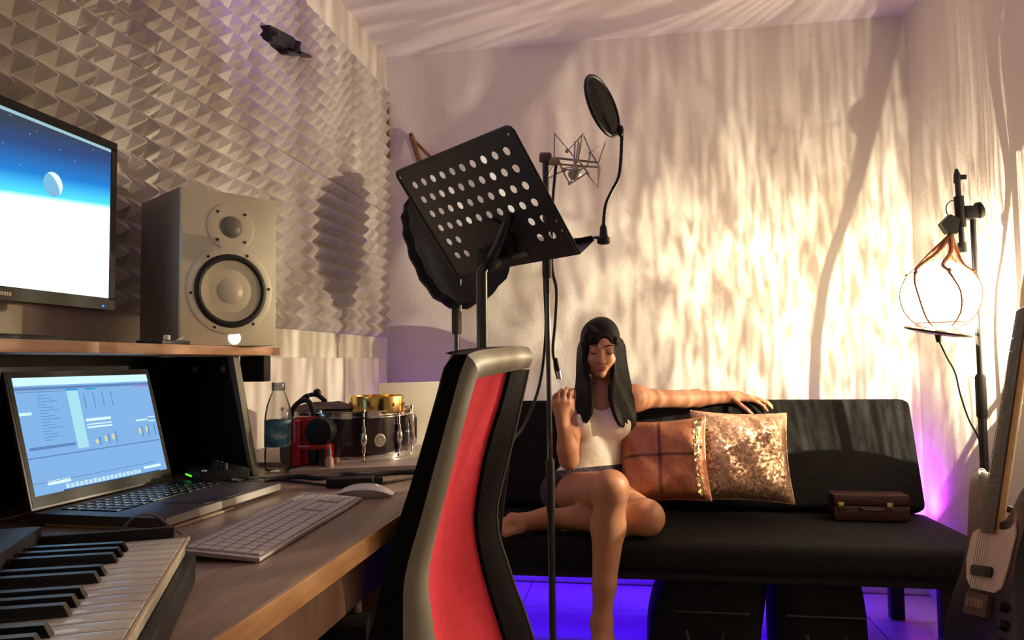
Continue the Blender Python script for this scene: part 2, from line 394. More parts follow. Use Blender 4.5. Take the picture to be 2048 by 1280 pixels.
mb = MB(); mb.lathe([(.0215, 0), (.0215, .0003)], 32, mc, (1, 0, 0)); build('moon', mb, emit('moon_dim', (.22, .52, .80), 1.0), t)
rows = [[], []]
for k in range(17):
    a = radians(-80+k*10); ca, sa = cos(a), sin(a)
    for q_, (b_, c2) in enumerate(((ca*.0215, sa*.0215), (ca*.0215*.42, sa*.0213))):
        rows[q_].append(mc+Vector((.0005, b_*cos(.7)-c2*sin(.7), b_*sin(.7)+c2*cos(.7))))
build('moon_crescent', MB().grid(rows), emit('moon_bright', (.85, .97, 1), 1.05), t, 0)
st = MB()
for px, py in ((74, 262), (60, 268), (20, 230), (150, 322), (186, 300), (6, 285), (120, 300), (40, 330)):
    p = at(px, py, x=MX-.0012); st.box(p-Vector((.0001, .0008, .0008)), p+Vector((.0001, .0008, .0008)))
build('stars', st, emit('star_light', (.8, .9, 1), .6), t)
p = at(206, 612, x=MX+.0005); build('power_light', MB().lathe([(.0022, 0), (.002, .001)], 10, p, (1, 0, 0)), M['led_blue_dot'], t)
mk = MB(); p = at(10, 587, x=MX+.0003)
for k in range(5): mk.box(p+Vector((0, -.012+k*.005, -.003)), p+Vector((.0004, -.0085+k*.005, .003)))
build('lettering', mk, M['keywhite'], t)
build('stand_neck', MB().box((MX-.075, MY0+.23, 1.05), (MX-.045, MY0+.33, 1.25), bev=.004), M['black'], t)
build('stand_base', MB().box((MX-.12, MY0+.16, 1.0405), (MX+.05, MY0+.40, 1.052), bev=.004), M['black'], t)

# ---------------------------------------------------------------- studio speaker
A = Vector((-.912, 1.388, 1.0405)); th = radians(-35.5); n = Vector((cos(th), sin(th), 0)); u = Vector((-n.y, n.x, 0)); W, H, D = .212, .332, .232
t = thing('studio_speaker', 'white studio speaker with black-ringed woofer on the far end of the shelf', 'speaker', tuple(A+u*W/2-n*D/2))
R4 = Matrix(((n.x, u.x, 0, A.x), (n.y, u.y, 0, A.y), (0, 0, 1, A.z), (0, 0, 0, 1)))
build('cabinet', MB().box((-D, 0, 0), (-.0125, W, H), bev=.004, M4=R4), M['speakerside'], t)
build('front_panel', MB().box((-.012, 0, 0), (0, W, H), bev=.004, M4=R4), M['speaker'], t)
def on(a, b, o=0): return A+u*a+Vector((0, 0, b))+n*o
wc = on(W*.50, .118); tc_ = on(W*.50, .257)
build('woofer_ring', MB().lathe([(.094, .0), (.094, .002), (.091, .0035), (.080, .0035), (.078, .001)], 48, wc, n, cap=False), M['speaker'], t)
build('woofer_surround', MB().lathe([(.080, .003), (.077, .007), (.072, .009), (.067, .007), (.064, .002)], 48, wc, n, cap=False), M['rubber'], t)
wo = build('woofer_cone', MB().lathe([(.066, .002), (.050, -.003), (.030, -.0062), (.0, -.0072)], 48, wc+n*.0035, n, cap=False), M['cone'], t)
build('dust_cap', MB().lathe([(.0275, -.002), (.0270, .0015), (.020, .0055), (.010, .0080), (0, .0088)], 32, wc, n), M['cap'], wo)
build('tweeter_plate', MB().lathe([(.052, .0), (.052, .002), (.049, .003), (.024, .001)], 40, tc_, n, cap=False), M['speaker'], t)
build('tweeter_dome', MB().lathe([(.0235, .0005), (.020, .005), (.012, .0085), (0, .0095)], 24, tc_, n), M['greytweeter'], t)
for k in range(4):
    a = pi/4+k*pi/2; p = tc_+(u*cos(a)+Vector((0, 0, 1))*sin(a))*.043; build('screw', MB().lathe([(.0032, .002), (.0032, .0035), (0, .004)], 10, p, n), M['rubber'], t)
for k in range(6):
    a = k*pi/3+.1; p = wc+(u*cos(a)+Vector((0, 0, 1))*sin(a))*.0865; build('screw', MB().lathe([(.0032, .003), (.0032, .0045), (0, .005)], 10, p, n), M['rubber'], t)
p = on(W*.545, .0165); build('logo_light', MB().lathe([(.0135, .0), (.0135, .0015), (.0, .002)], 24, p, n), M['led_white'], t)
# small controller in front of the speaker
p = at(318, 687, z=1.0405) if False else Vector((-.895, 1.30, 1.0405))
t = thing('volume_controller', 'tiny black controller with a white knob on the shelf beside the speaker', 'controller', tuple(p))
build('body', MB().box(p+Vector((-.03, -.03, 0)), p+Vector((.025, .06, .008)), bev=.002), M['black'], t)
build('knob', MB().lathe([(.0062, 0), (.0062, .007), (.005, .009), (0, .009)], 20, p+Vector((.022, -.012, .0085)), (0, 0, 1)), M['keywhite'], t)
build('lever', MB().tube([p+Vector((.014, .03, .008)), p+Vector((.016, .048, .015))], .0016, 6), M['keywhite'], t)

# ---------------------------------------------------------------- laptop on a cream board
LZ = .766; th = radians(-4); f = Vector((cos(th), sin(th), 0)); u = Vector((-f.y, f.x, 0)); O = Vector((-.945, 1.235, LZ)); LW, LD = .338, .245
t = thing('laptop_board', 'pale wooden board lying under the open laptop', 'board', (O.x+.12, O.y, DZ))
R4 = Matrix(((f.x, u.x, 0, O.x), (f.y, u.y, 0, O.y), (0, 0, 1, 0), (0, 0, 0, 1)))
build('board', MB().box((.02, -LW/2+.005, DZ), (LD+.004, LW/2-.16, LZ-.0165), bev=.002, M4=R4), M['cream'], t)
build('spacer', MB().box((.02, LW/2-.17, DZ), (LD-.02, LW/2-.02, LZ-.0165), bev=.002, M4=R4), M['greytweeter'], t)
t = thing('laptop', 'open grey laptop showing pale blue recording software under the shelf', 'laptop', (O.x+.12, O.y, DZ))
R4 = Matrix(((f.x, u.x, 0, O.x), (f.y, u.y, 0, O.y), (0, 0, 1, O.z), (0, 0, 0, 1)))
bs = build('base', MB().box((0, -LW/2, -.016), (LD, LW/2, 0), bev=.003, M4=R4), M['laptop'], t)
build('front_edge', MB().box((LD-.001, -LW/2+.004, -.013), (LD+.0012, LW/2-.004, -.001), M4=R4), M['alu'], t)
build('trackpad', MB().box((.15, -.055, -.0005), (.235, .055, .0006), M4=R4), M['laptop'], t)
km = MB().box((-.0075, -.0075, 0), (.0075, .0075, .0016), bev=.0006).mesh('laptop_key', M['laptopkey'])
lkm = MB().box((-.0075, -.043, 0), (.0075, .043, .0016), bev=.0006).mesh('space_bar', M['laptopkey'])
inv = t.matrix_basis.inverted()
for r in range(6):
    for c_ in range(14):
        if r == 5 and 4 <= c_ <= 8:
            if c_ == 6: o = link('space_bar', lkm, t); o.matrix_basis = inv @ R4 @ Matrix.Translation((.032+r*.0185, -.130+c_*.020, .0004))
            continue
        o = link('key', km, t); o.matrix_basis = inv @ R4 @ Matrix.Translation((.032+r*.0185, -.130+c_*.020, .0004))
tl = radians(15.5); sv = Vector((-sin(tl)*f.x, -sin(tl)*f.y, cos(tl))); sn = u.cross(sv).normalized()
if sn.dot(f) < 0: sn = -sn
SH = .236
L4 = Matrix(((u.x, sv.x, sn.x, O.x), (u.y, sv.y, sn.y, O.y), (u.z, sv.z, sn.z, O.z), (0, 0, 0, 1)))
build('lid', MB().box((-LW/2, .002, -.007), (LW/2, SH, 0), bev=.002, M4=L4), M['laptop'], t)
build('screen_glass', MB().box((-LW/2+.004, .006, 0), (LW/2-.004, SH-.004, .0006), M4=L4), M['black'], t)
sw0, sw1, sh0, sh1 = -LW/2+.012, LW/2-.012, .024, SH-.012
build('screen', MB().box((sw0, sh0, .0006), (sw1, sh1, .0010), M4=L4), emit('laptop_picture', (.235, .47, .83), 1.0), t)
def ui(name, rects, m):
    for a, b, c_, d in rects:
        build(name, MB().box((sw0+(sw1-sw0)*a, sh1-(sh1-sh0)*d, .0010), (sw0+(sw1-sw0)*c_, sh1-(sh1-sh0)*b, .00112+.00008*len(name)), M4=L4), m, t)
ui('title_bar', [(0, 0, 1, .07), (.0, .30, .075, .325)], emit('ui_white', (.62, .93, .97), 1.05))
ui('toolbar', [(0, .085, 1, .11), (.01, .125, .33, .13), (0, .685, 1, .695), (.02, .60, .32, .625), (.0, .90, .9, .905)], emit('ui_grey', (.13, .24, .50), 1))
ui('track_header', [(.335, .13, .41, .66)], emit('ui_pale', (.42, .78, .90), 1))
ui('clip', [(.43, .40, .62, .425), (.43, .45, .62, .46), (.43, .475, .62, .49), (.82, .46, .92, .475), (.93, .44, .99, .45), (.93, .48, .99, .49), (.09, .895, .24, .93), (.80, .93, .95, .955)], emit('ui_clip', (.70, .95, .97), 1.05))
ui('tab', [(.33, .115, .42, .128), (.47, .115, .55, .128)], emit('ui_tab', (.02, .32, .75), 1))
ui('record_light', [(.86, .115, .99, .125)], emit('ui_pink', (.42, .22, .55), 1))
ui('slider', [(.50, .58, .505, .66), (.57, .56, .575, .66), (.63, .55, .635, .66), (.855, .53, .86, .64), (.91, .52, .915, .64), (.965, .52, .97, .64)]+[(.45+.07*k, .16, .453+.07*k, .30) for k in range(4)], emit('ui_slider', (.10, .2, .46), 1))
ui('level_meter', [(.47, .60, .485, .64), (.54, .58, .555, .63), (.60, .57, .615, .62), (.83, .55, .845, .60), (.89, .54, .905, .59)], emit('ui_level', (.75, .72, .38), 1))
ui('list_row', [(.13, .16+.026*k, .13+.05+.04*((k*7) % 3), .165+.026*k) for k in range(16)], emit('ui_list', (.12, .26, .58), 1))
ui('dock_icon', [(.20+.032*k, .945+.004*(k % 2), .222+.032*k, .985) for k in range(18)], emit('ui_icon', (.55, .80, .92), 1))
ui('dock_shadow', [(.18, .99, .93, 1.0)], emit('ui_dock', (.03, .08, .2), 1))

# ---------------------------------------------------------------- white keyboard
KN = at(519, 1121, z=DZ+.004); KF = at(725, 998, z=DZ+.004)
u = (KF-KN); KL = u.length; u.normalize(); v = Vector((-u.y, u.x, 0)); KW = .118
if v.x > 0: v = -v
t = thing('keyboard', 'slim aluminium keyboard with white keys on the desk in front of the laptop', 'keyboard', tuple((KN+KF)/2+v*KW/2+Vector((0, 0, DZ-KN.z))))
tilt = radians(4.5); vv = (v*cos(tilt)+Vector((0, 0, sin(tilt)))); nn = u.cross(vv); nn = nn if nn.z > 0 else -nn
K4 = Matrix(((u.x, vv.x, nn.x, KN.x), (u.y, vv.y, nn.y, KN.y), (u.z, vv.z, nn.z, DZ+.001), (0, 0, 0, 1)))
build('base', MB().box((0, 0, 0), (KL, KW, .006), bev=.002, M4=K4), M['alu'], t)
build('rear_foot', MB().tube([K4 @ Vector((.02, KW-.012, -.0025)), K4 @ Vector((KL-.02, KW-.012, -.0025))], .0055, 10), M['alu'], t)
inv = t.matrix_basis.inverted(); pit = KL/23.0
k1 = MB().box((-pit*.44, -.0078, 0), (pit*.44, .0078, .0024), bev=.0008).mesh('keycap', M['keywhite'])
k2 = MB().box((-pit*2.9, -.0078, 0), (pit*2.9, .0078, .0024), bev=.0008).mesh('space_bar', M['keywhite'])
k3 = MB().box((-pit*.44, -.0045, 0), (pit*.44, .0045, .0024), bev=.0008).mesh('function_key', M['keywhite'])
for r in range(6):
    for c_ in range(22):
        x = pit*(1+c_); y = .013+r*.0185
        if r == 0 and 4 <= c_ <= 9:
            if c_ == 4: o = link('space_bar', k2, t); o.matrix_basis = inv @ K4 @ Matrix.Translation((pit*7.5, y, .006))
            continue
        if c_ in (14, 18) and r in (1, 2): continue
        o = link('keycap' if r < 5 else 'function_key', k1 if r < 5 else k3, t); o.matrix_basis = inv @ K4 @ Matrix.Translation((x, y-(.003 if r == 5 else 0), .006))

# ---------------------------------------------------------------- mouse
mp = at(728, 993, z=DZ); th = radians(10)
t = thing('mouse', 'low white mouse beyond the white keyboard on the desk', 'mouse', tuple(mp))
rows = []
for i in range(11):
    a = -1+2*i/10
    row = []
    for k in range(9):
        b = -1+2*k/8
        h = .020*max(0, 1-abs(a)**2.6)*(1-.35*abs(b)**3)+.004
        wdt = .028*(1-abs(a)**4*.45)
        x, y = a*.0565, b*wdt
        row.append(mp+Vector((x*cos(th)-y*sin(th), x*sin(th)+y*cos(th), h)))
    rows.append(row)
mb = MB().grid(rows); nb = len(rows)*9
ring = [rows[0][k] for k in range(9)]+[rows[i][8] for i in range(1, 11)]+[rows[10][k] for k in range(7, -1, -1)]+[rows[i][0] for i in range(9, 0, -1)]
sh = build('shell', mb, M['mouse'], t, 60)
lo = [mp+(p-mp)*.9 for p in ring]; lo = [Vector((p.x, p.y, DZ+.0005)) for p in lo]
build('underside', MB().add(ring+lo, [(i, (i+1) % len(ring), len(ring)+(i+1) % len(ring), len(ring)+i) for i in range(len(ring))]+[tuple(range(len(ring), 2*len(ring)))]), M['alu'], t)

# ---------------------------------------------------------------- piano keyboard at the lower left
PZ = .802
c0 = at(371, 1074, z=PZ); c1 = at(284, 1214, z=PZ)
u = (c1-c0).normalized(); v = Vector((u.y, -u.x, 0)); v = v if v.x < 0 else -v      # u: towards low notes, v: away from player
t = thing('piano_keyboard', 'black controller keyboard with piano keys at the lower left corner of the desk', 'keyboard', tuple(c0+u*.35+v*.1+Vector((0, 0, DZ-PZ))))
P4 = Matrix(((u.x, v.x, 0, c0.x), (u.y, v.y, 0, c0.y), (0, 0, 1, PZ), (0, 0, 0, 1)))
NW = 29; WP = .0236; PL = NW*WP
build('bottom_case', MB().box((-.012, -.010, DZ-PZ+.001), (PL+.14, .27, -.0215), bev=.004, M4=P4), M['black'], t)
build('end_cheek', MB().box((-.010, .012, -.024), (-.0015, .27, .012), bev=.003, M4=P4), M['black'], t)
cp = build('control_panel', MB().box((-.010, .148, -.022), (PL+.13, .27, .022), bev=.004, M4=P4), M['black'], t)
for k in range(6): build('knob', MB().lathe([(.009, 0), (.008, .014), (.0, .015)], 14, P4 @ Vector((.06+k*.045, .215, .022))), M['rubber'], cp)
wk = MB(); wk.box((.0006, 0, -.020), (WP-.0006, .146, 0), bev=.0012); wkm = wk.mesh('white_key', M['ivory'])
bk_ = MB(); rows = [[Vector(p) for p in ((-.0055, y, z0), (.0055, y, z0), (.0042, y+yo, z1), (-.0042, y+yo, z1))] for y, yo, z0, z1 in ((0, .006, -.002, .0095), (.095, 0, -.002, .0115))]
bk_.grid(rows, closed=True); bk_.f += [(0, 1, 2, 3), (7, 6, 5, 4)]; bk_.mi += [0, 0]; bkm = bk_.mesh('black_key', M['ebony'])
inv = t.matrix_basis.inverted()
for k in range(NW):
    o = link('white_key', wkm, t); o.matrix_basis = inv @ P4 @ Matrix.Translation((k*WP, 0, 0))
    # from the top C downwards: C B A G F E D ; black between B-A, A-G, G-F, E-D, D-C
    note = k % 7
    if note in (1, 2, 3, 5, 6) and k < NW-1:
        o = link('black_key', bkm, t); o.matrix_basis = inv @ P4 @ Matrix.Translation(((k+1)*WP, .050, 0))
build('front_lip', MB().box((-.010, -.0035, -.005), (PL, -.001, -.0012), M4=P4), M['cream'], t)['label'] = 'thin pale yellow front lip'

# ---------------------------------------------------------------- audio interface beside the laptop
p = at(430, 948, z=DZ+.03)
t = thing('audio_interface', 'small black audio box with green meter lights behind the laptop corner', 'audio interface', (p.x, p.y, DZ))
th = radians(-42); R4 = Matrix.Translation((p.x, p.y, DZ)) @ Matrix.Rotation(th, 4, 'Z')
build('case', MB().box((-.05, -.045, .002), (.05, .055, .042), bev=.004, M4=R4), M['black'], t)
for k in range(5): q = R4 @ Vector((-.040+k*.0085, -.0455, .030)); build('meter_light', MB().box((-.0028, -.001, -.0016), (.0028, .001, .0016), M4=Matrix.Translation(q) @ Matrix.Rotation(th, 4, 'Z')), M['led_green'], t)
for k in range(3): build('knob', MB().lathe([(.008, 0), (.0072, .012), (.0, .013)], 14, R4 @ Vector((-.03+k*.028, .01, .042))), M['rubber'], t)
build('top_lamp', MB().lathe([(.006, 0), (.004, .003), (0, .004)], 12, R4 @ Vector((.03, -.03, .042))), M['chrome'], t)
p = at(470, 958, z=DZ+.02)
t = thing('mixer_box', 'low black button box lying beside the laptop palm rest', 'controller', (p.x, p.y, DZ))
R4 = Matrix.Translation((p.x+.0, p.y, DZ)) @ Matrix.Rotation(radians(-30), 4, 'Z')
build('case', MB().box((-.06, -.035, .001), (.05, .035, .022), bev=.003, M4=R4), M['black'], t)
for a in range(5):
    for b in range(2): build('button', MB().box((-.045+a*.019, -.02+b*.025, .022), (-.034+a*.019, -.008+b*.025, .0245), M4=R4), M['laptopkey'] if b else M['greytweeter'], t)
# cable loop from the laptop
pts = [at(238, 1066, z=.76), at(262, 1040, d=1.02), at(280, 1030, d=1.03), at(310, 1031, d=1.04), at(340, 1052, d=1.02), at(362, 1068, d=1.0)]
tag(build('thin_cable', MB().tube(curve_pts(pts, 6), .0018, 6), M['greytweeter']), 'thin grey cable arching in front of the laptop', 'cable')
# cables along the far end of the desk
pts = [at(x, y, z=DZ+.005) for x, y in ((500, 966), (545, 958), (600, 953), (640, 956), (690, 949), (730, 951), (790, 945), (850, 943))]
tag(build('thick_cable', MB().tube(curve_pts(pts, 6), .0052, 8), M['cable']), 'thick black cable lying along the pale board edge', 'cable')
pts = [at(x, y, z=DZ+.003) for x, y in ((520, 956), (600, 964), (660, 970), (745, 968), (800, 960), (860, 948))]
tag(build('thin_cable', MB().tube(curve_pts(pts, 6), .0028, 8), M['cable']), 'thin black cable running past the adapter behind the mouse', 'cable')
p = at(704, 973, z=DZ); t = thing('power_adapter', 'small black power adapter brick behind the white mouse', 'adapter', tuple(p))
R4 = Matrix.Translation(p) @ Matrix.Rotation(radians(14), 4, 'Z')
build('body', MB().box((-.05, -.022, .0005), (.045, .022, .020), bev=.005, M4=R4), M['black'], t)
build('plug', MB().tube([R4 @ Vector((.044, 0, .012)), R4 @ Vector((.062, .004, .012))], .006, 8), M['rubber'], t)
# ================================================================ things on the far end of the desk
# water bottle
p = at(556, 943, z=DZ); x0, y0 = p.x, p.y
def glassmat(name, col, rough=.05, a=.25):
    m = bpy.data.materials.new(name); m.use_nodes = True; nt = m.node_tree; nt.nodes.clear()
    o = nt.nodes.new('ShaderNodeOutputMaterial'); mx = nt.nodes.new('ShaderNodeMixShader'); tr = nt.nodes.new('ShaderNodeBsdfTransparent'); g = nt.nodes.new('ShaderNodeBsdfGlossy')
    lw = nt.nodes.new('ShaderNodeLayerWeight'); lw.inputs[0].default_value = a
    tr.inputs[0].default_value = (*col, 1); g.inputs[1].default_value = rough
    nt.links.new(lw.outputs[0], mx.inputs[0]); nt.links.new(tr.outputs[0], mx.inputs[1]); nt.links.new(g.outputs[0], mx.inputs[2]); nt.links.new(mx.outputs[0], o.inputs[0]); return m
def petmat():
    m = bpy.data.materials.new('clear_plastic'); m.use_nodes = True; nt = m.node_tree; nt.nodes.clear()
    o = nt.nodes.new('ShaderNodeOutputMaterial'); mx = nt.nodes.new('ShaderNodeMixShader'); mx2 = nt.nodes.new('ShaderNodeMixShader'); tr = nt.nodes.new('ShaderNodeBsdfTransparent'); g = nt.nodes.new('ShaderNodeBsdfGlossy'); d = nt.nodes.new('ShaderNodeBsdfDiffuse')
    lw = nt.nodes.new('ShaderNodeLayerWeight'); lw.inputs[0].default_value = .12
    tr.inputs[0].default_value = (.94, .94, .93, 1); g.inputs[1].default_value = .12; d.inputs[0].default_value = (.6, .6, .62, 1); mx.inputs[0].default_value = .12
    nt.links.new(tr.outputs[0], mx.inputs[1]); nt.links.new(d.outputs[0], mx.inputs[2]); nt.links.new(lw.outputs['Fresnel'], mx2.inputs[0])
    nt.links.new(mx.outputs[0], mx2.inputs[1]); nt.links.new(g.outputs[0], mx2.inputs[2]); nt.links.new(mx2.outputs[0], o.inputs[0]); return m
M['pet'] = petmat()
t = thing('water_bottle', 'clear plastic water bottle with a blue label standing on the desk', 'bottle', (x0, y0, DZ))
prof = [(.0, .004), (.020, .001), (.029, .004), (.0315, .012), (.0315, .05), (.030, .055), (.0315, .06), (.0315, .125), (.0305, .135), (.027, .155), (.019, .178), (.0135, .190), (.0125, .196), (.0125, .205)]
build('bottle_body', MB().lathe(prof, 28, (x0, y0, DZ+.0005)), M['pet'], t, 60)
cp = build('cap', MB().lathe([(.0150, .192), (.0155, .194), (.0155, .208), (.0145, .211), (0, .2112)], 24, (x0, y0, DZ)), glassmat('cap_plastic', (.55, .56, .62), .3, .35), t)
lb = MB(); sg = 28
lb.lathe([(.0320, .060), (.0320, .122)], sg, (x0, y0, DZ), cap=False)
def labelmat():
    m = mat('blue_label', (.05, .16, .26), .45); nt = m.node_tree; b = nt.nodes['Principled BSDF']
    n = nt.nodes.new('ShaderNodeTexNoise'); n.inputs['Scale'].default_value = 38; n.inputs['Detail'].default_value = 2; tc = nt.nodes.new('ShaderNodeTexCoord')
    r = nt.nodes.new('ShaderNodeValToRGB'); nt.links.new(tc.outputs['Object'], n.inputs['Vector']); nt.links.new(n.outputs[0], r.inputs[0])
    e = r.color_ramp.elements; e[0].position = .42; e[0].color = (.03, .11, .20, 1); e[1].position = .68; e[1].color = (.55, .62, .62, 1)
    x = e.new(.55); x.color = (.08, .28, .42, 1); nt.links.new(r.outputs[0], b.inputs['Base Color']); return m
build('label', lb, labelmat(), t)
# red tabletop machine
a0 = at(588, 934, z=BZ); a1 = at(656, 934, z=BZ); mw = (a1-a0).length
u = (a1-a0).normalized(); v = Vector((-u.y, u.x, 0)); 
R4 = Matrix(((u.x, v.x, 0, a0.x), (u.y, v.y, 0, a0.y), (0, 0, 1, BZ), (0, 0, 0, 1)))
t = thing('capsule_machine', 'small red plastic machine with a round black front beside the bottle', 'machine', tuple((a0+a1)/2+v*.05+Vector((0, 0, BZ-a0.z))))
build('back_column', MB().box((-.010, .020, 0), (mw*.55, .072, .118), bev=.010, M4=R4), M['red'], t)
build('left_column', MB().box((-.008, .0, 0), (.014, .05, .110), bev=.006, M4=R4), M['red'], t)
build('right_column', MB().box((mw-.014, .012, 0), (mw, .05, .050), bev=.004, M4=R4), M['red'], t)
build('cross_bar', MB().box((.004, .0, .040), (mw-.002, .05, .052), bev=.004, M4=R4), M['red'], t)
build('recess', MB().box((.014, .030, .0), (mw-.012, .04, .042), M4=R4), M['greycloth'], t)
c = R4 @ Vector((mw*.70, .030, .082))
build('round_head', MB().lathe([(.030, -.025), (.033, -.020), (.034, .02), (.032, .028), (.026, .030), (.0, .030)], 32, c, -v+Vector((0, 0, 0))), M['black'], t)
# headphone with black band lying behind
b0 = at(581, 835, d=1.80); b1 = at(630, 848, d=1.80); bt = at(607, 800, d=1.80)
t = thing('headphones', 'black headphone band arching up behind the red machine', 'headphones', (bt.x, bt.y+.03, BZ))
pts = curve_pts([b0+Vector((-.004, .0, -.075)), b0, at(590, 812, d=1.80), at(607, 801, d=1.80), at(621, 808, d=1.80), b1, b1+Vector((.004, .0, -.075))], 6)
build('head_band', MB().tube(pts, .0062, 10), M['cable'], t)
for bb, sx in ((pts[0], -1), (pts[-1], 1)):
    build('ear_cup', MB().lathe([(.0, -.009), (.026, -.009), (.028, -.005), (.028, .006), (.022, .009), (0, .009)], 24, Vector((bb.x, bb.y-.01, BZ+.030)), (1, .15, 0)), M['rubber'], t)

# snare drum
DC = Vector((-.748, 1.885, BZ)); DR = .166
t = thing('snare_drum', 'dark snare drum with a chrome hoop standing on the pale board', 'drum', tuple(DC))
build('shell', MB().lathe([(DR-.008, .004), (DR-.002, .004), (DR-.002, .110), (DR-.008, .110)], 64, DC), M['wine'], t)
for z, nm in ((.108, 'top_hoop'), (.0, 'bottom_hoop')):
    build(nm, MB().lathe([(DR-.004, z), (DR+.006, z), (DR+.006, z+.003), (DR+.002, z+.005), (DR+.002, z+.013), (DR+.007, z+.015), (DR+.007, z+.017), (DR-.004, z+.017), (DR-.004, z)], 64, DC), M['chrome'], t)
build('drum_head', MB().lathe([(0, .1155), (DR-.004, .1155), (DR-.004, .111)], 64, DC), M['drumhead'], t)
vd = atan2(-DC.y, -DC.x)
for k in range(10):
    a = vd+radians(13)+k*2*pi/10
    e = Vector((cos(a), sin(a), 0)); lc = DC+e*(DR-.003)
    lg = build('lug', MB().ball(lc+e*.006+Vector((0, 0, .057)), (.0095, .0095, .020), 12).lathe([(.0055, .025), (.0055, .088)], 10, lc+e*.006), M['chrome'], t)
    build('tension_rod', MB().lathe([(.0028, .006), (.0028, .122), (.0045, .122), (.0045, .130), (0, .131)], 8, lc+e*.0055), M['steel'], t)
a = vd+radians(28); e = Vector((cos(a), sin(a), 0)); bc = DC+e*(DR-.0025)+Vector((0, 0, .052))
bg = build('badge', MB().lathe([(.0165, .0), (.0165, .003), (.0135, .0035), (.013, .0025), (.0, .0025)], 28, bc, e), M['steel'], t)
tq = Vector((-e.y, e.x, 0))
build('badge_emblem', MB().tube([bc+e*.003+tq*(.008*cos(b))+Vector((0, 0, .008*sin(b))) for b in [radians(30+k*25) for k in range(12)]], .0011, 6).tube([bc+e*.003+tq*.008, bc+e*.003], .0011, 6), M['nickel'], bg)
build('strainer', MB().box(DC+Vector((DR-.004, -.02, .03)), DC+Vector((DR+.02, .02, .11)), bev=.004), M['chrome'], t)
HZ = BZ+.1158
# brass cup on the drum
p = at(805, 838, z=HZ); bcn = at(806, 842, z=HZ); bc0 = Vector((DC.x+.135*cos(radians(-20))-.03, DC.y-.045, HZ+.001))
t = thing('brass_ring', 'shiny brass ring standing on the drum head', 'percussion', tuple(bc0))
build('ring_wall', MB().lathe([(.066, .0), (.069, .0), (.070, .004), (.069, .022), (.070, .040), (.069, .043), (.066, .043), (.0655, .02), (.066, 0)], 40, bc0), M['brass'], t)
for k in range(8):
    a = k*pi/4+.2; q = bc0+Vector((cos(a), sin(a), 0))*.0685+Vector((0, 0, .022)); build('stud', MB().ball(q, .005, 10), M['brass'], t)
# grey folded cap on the drum
g0 = Vector((DC.x-.055, DC.y-.04, HZ+.001))
t = thing('grey_case', 'flat dark grey case with a pale strip lying on the drum head', 'case', tuple(g0))
rows = []
for i in range(9):
    a = -1+i/4; row = []
    for k in range(7):
        b = -1+k/3
        row.append(g0+Vector((a*.085*(1-.1*b*b), b*.05, .006+.022*(1-abs(a)**2.2)*(1-abs(b)**3)+.006*(a > .3))))
    rows.append(row)
mb = MB().grid(rows); 
build('top_cover', mb, M['greycloth'], t, 60)
build('bottom_cover', MB().box(g0+Vector((-.084, -.05, 0)), g0+Vector((.084, .05, .007)), bev=.002), M['greycloth'], t)
build('name_strip', MB().box(g0+Vector((.0, -.0505, .012)), g0+Vector((.045, -.046, .018))), M['nickel'], t)
c0_ = g0+Vector((-.02, -.01, .024))
t = thing('black_clip', 'small black spring clip on top of the grey case', 'clip', tuple(c0_))
build('clip_arm', MB().tube(curve_pts([c0_+Vector((-.035, -.02, .0)), c0_+Vector((-.02, 0, .018)), c0_+Vector((.01, 0, .022)), c0_+Vector((.035, 0, .004))], 5), .006, 8), M['cable'], t)
build('clip_knob', MB().ball(c0_+Vector((.012, -.002, .028)), (.011, .010, .010), 12), M['black'], t)
build('steel_eye', MB().lathe([(.008, 0), (.008, .003), (.005, .003), (.005, 0)], 14, c0_+Vector((-.012, -.010, .018)), (0, -1, 0)), M['steel'], t)
# small cream bottle in front of the drum
p = at(657, 934, z=BZ); p = Vector((p.x+.004, p.y-.004, BZ))
t = thing('glue_bottle', 'tiny cream bottle with a grey nozzle standing before the drum', 'bottle', tuple(p))
build('bottle_body', MB().lathe([(.0, 0), (.0095, 0), (.010, .002), (.009, .020), (.0045, .026), (.004, .028)], 20, p), M['cream'], t)
build('nozzle', MB().lathe([(.005, .027), (.0055, .034), (.003, .044), (.0015, .055), (0, .0555)], 16, p), M['nickel'], t)
# white card at the back
q0 = at(757, 766, y=2.075); q1 = at(905, 764, y=2.205); cu = Vector((q1.x-q0.x, q1.y-q0.y, 0)); cl_ = cu.length; cu.normalize()
t = thing('white_card', 'large white card standing behind the drum and brass ring', 'card', ((q0.x+q1.x)/2, (q0.y+q1.y)/2, BZ))
CZ = Matrix(((cu.x, -cu.y, 0, q0.x), (cu.y, cu.x, 0, q0.y), (0, 0, 1, BZ), (0, 0, 0, 1)))
build('card_sheet', MB().box((0, 0, 0), (cl_, .005, q0.z-BZ), bev=.0008, M4=CZ), M['paper'], t)
build('card_stand', MB().box((cl_/2, .005, 0), (cl_/2+.004, .03, .10), M4=CZ), M['paper'], t)
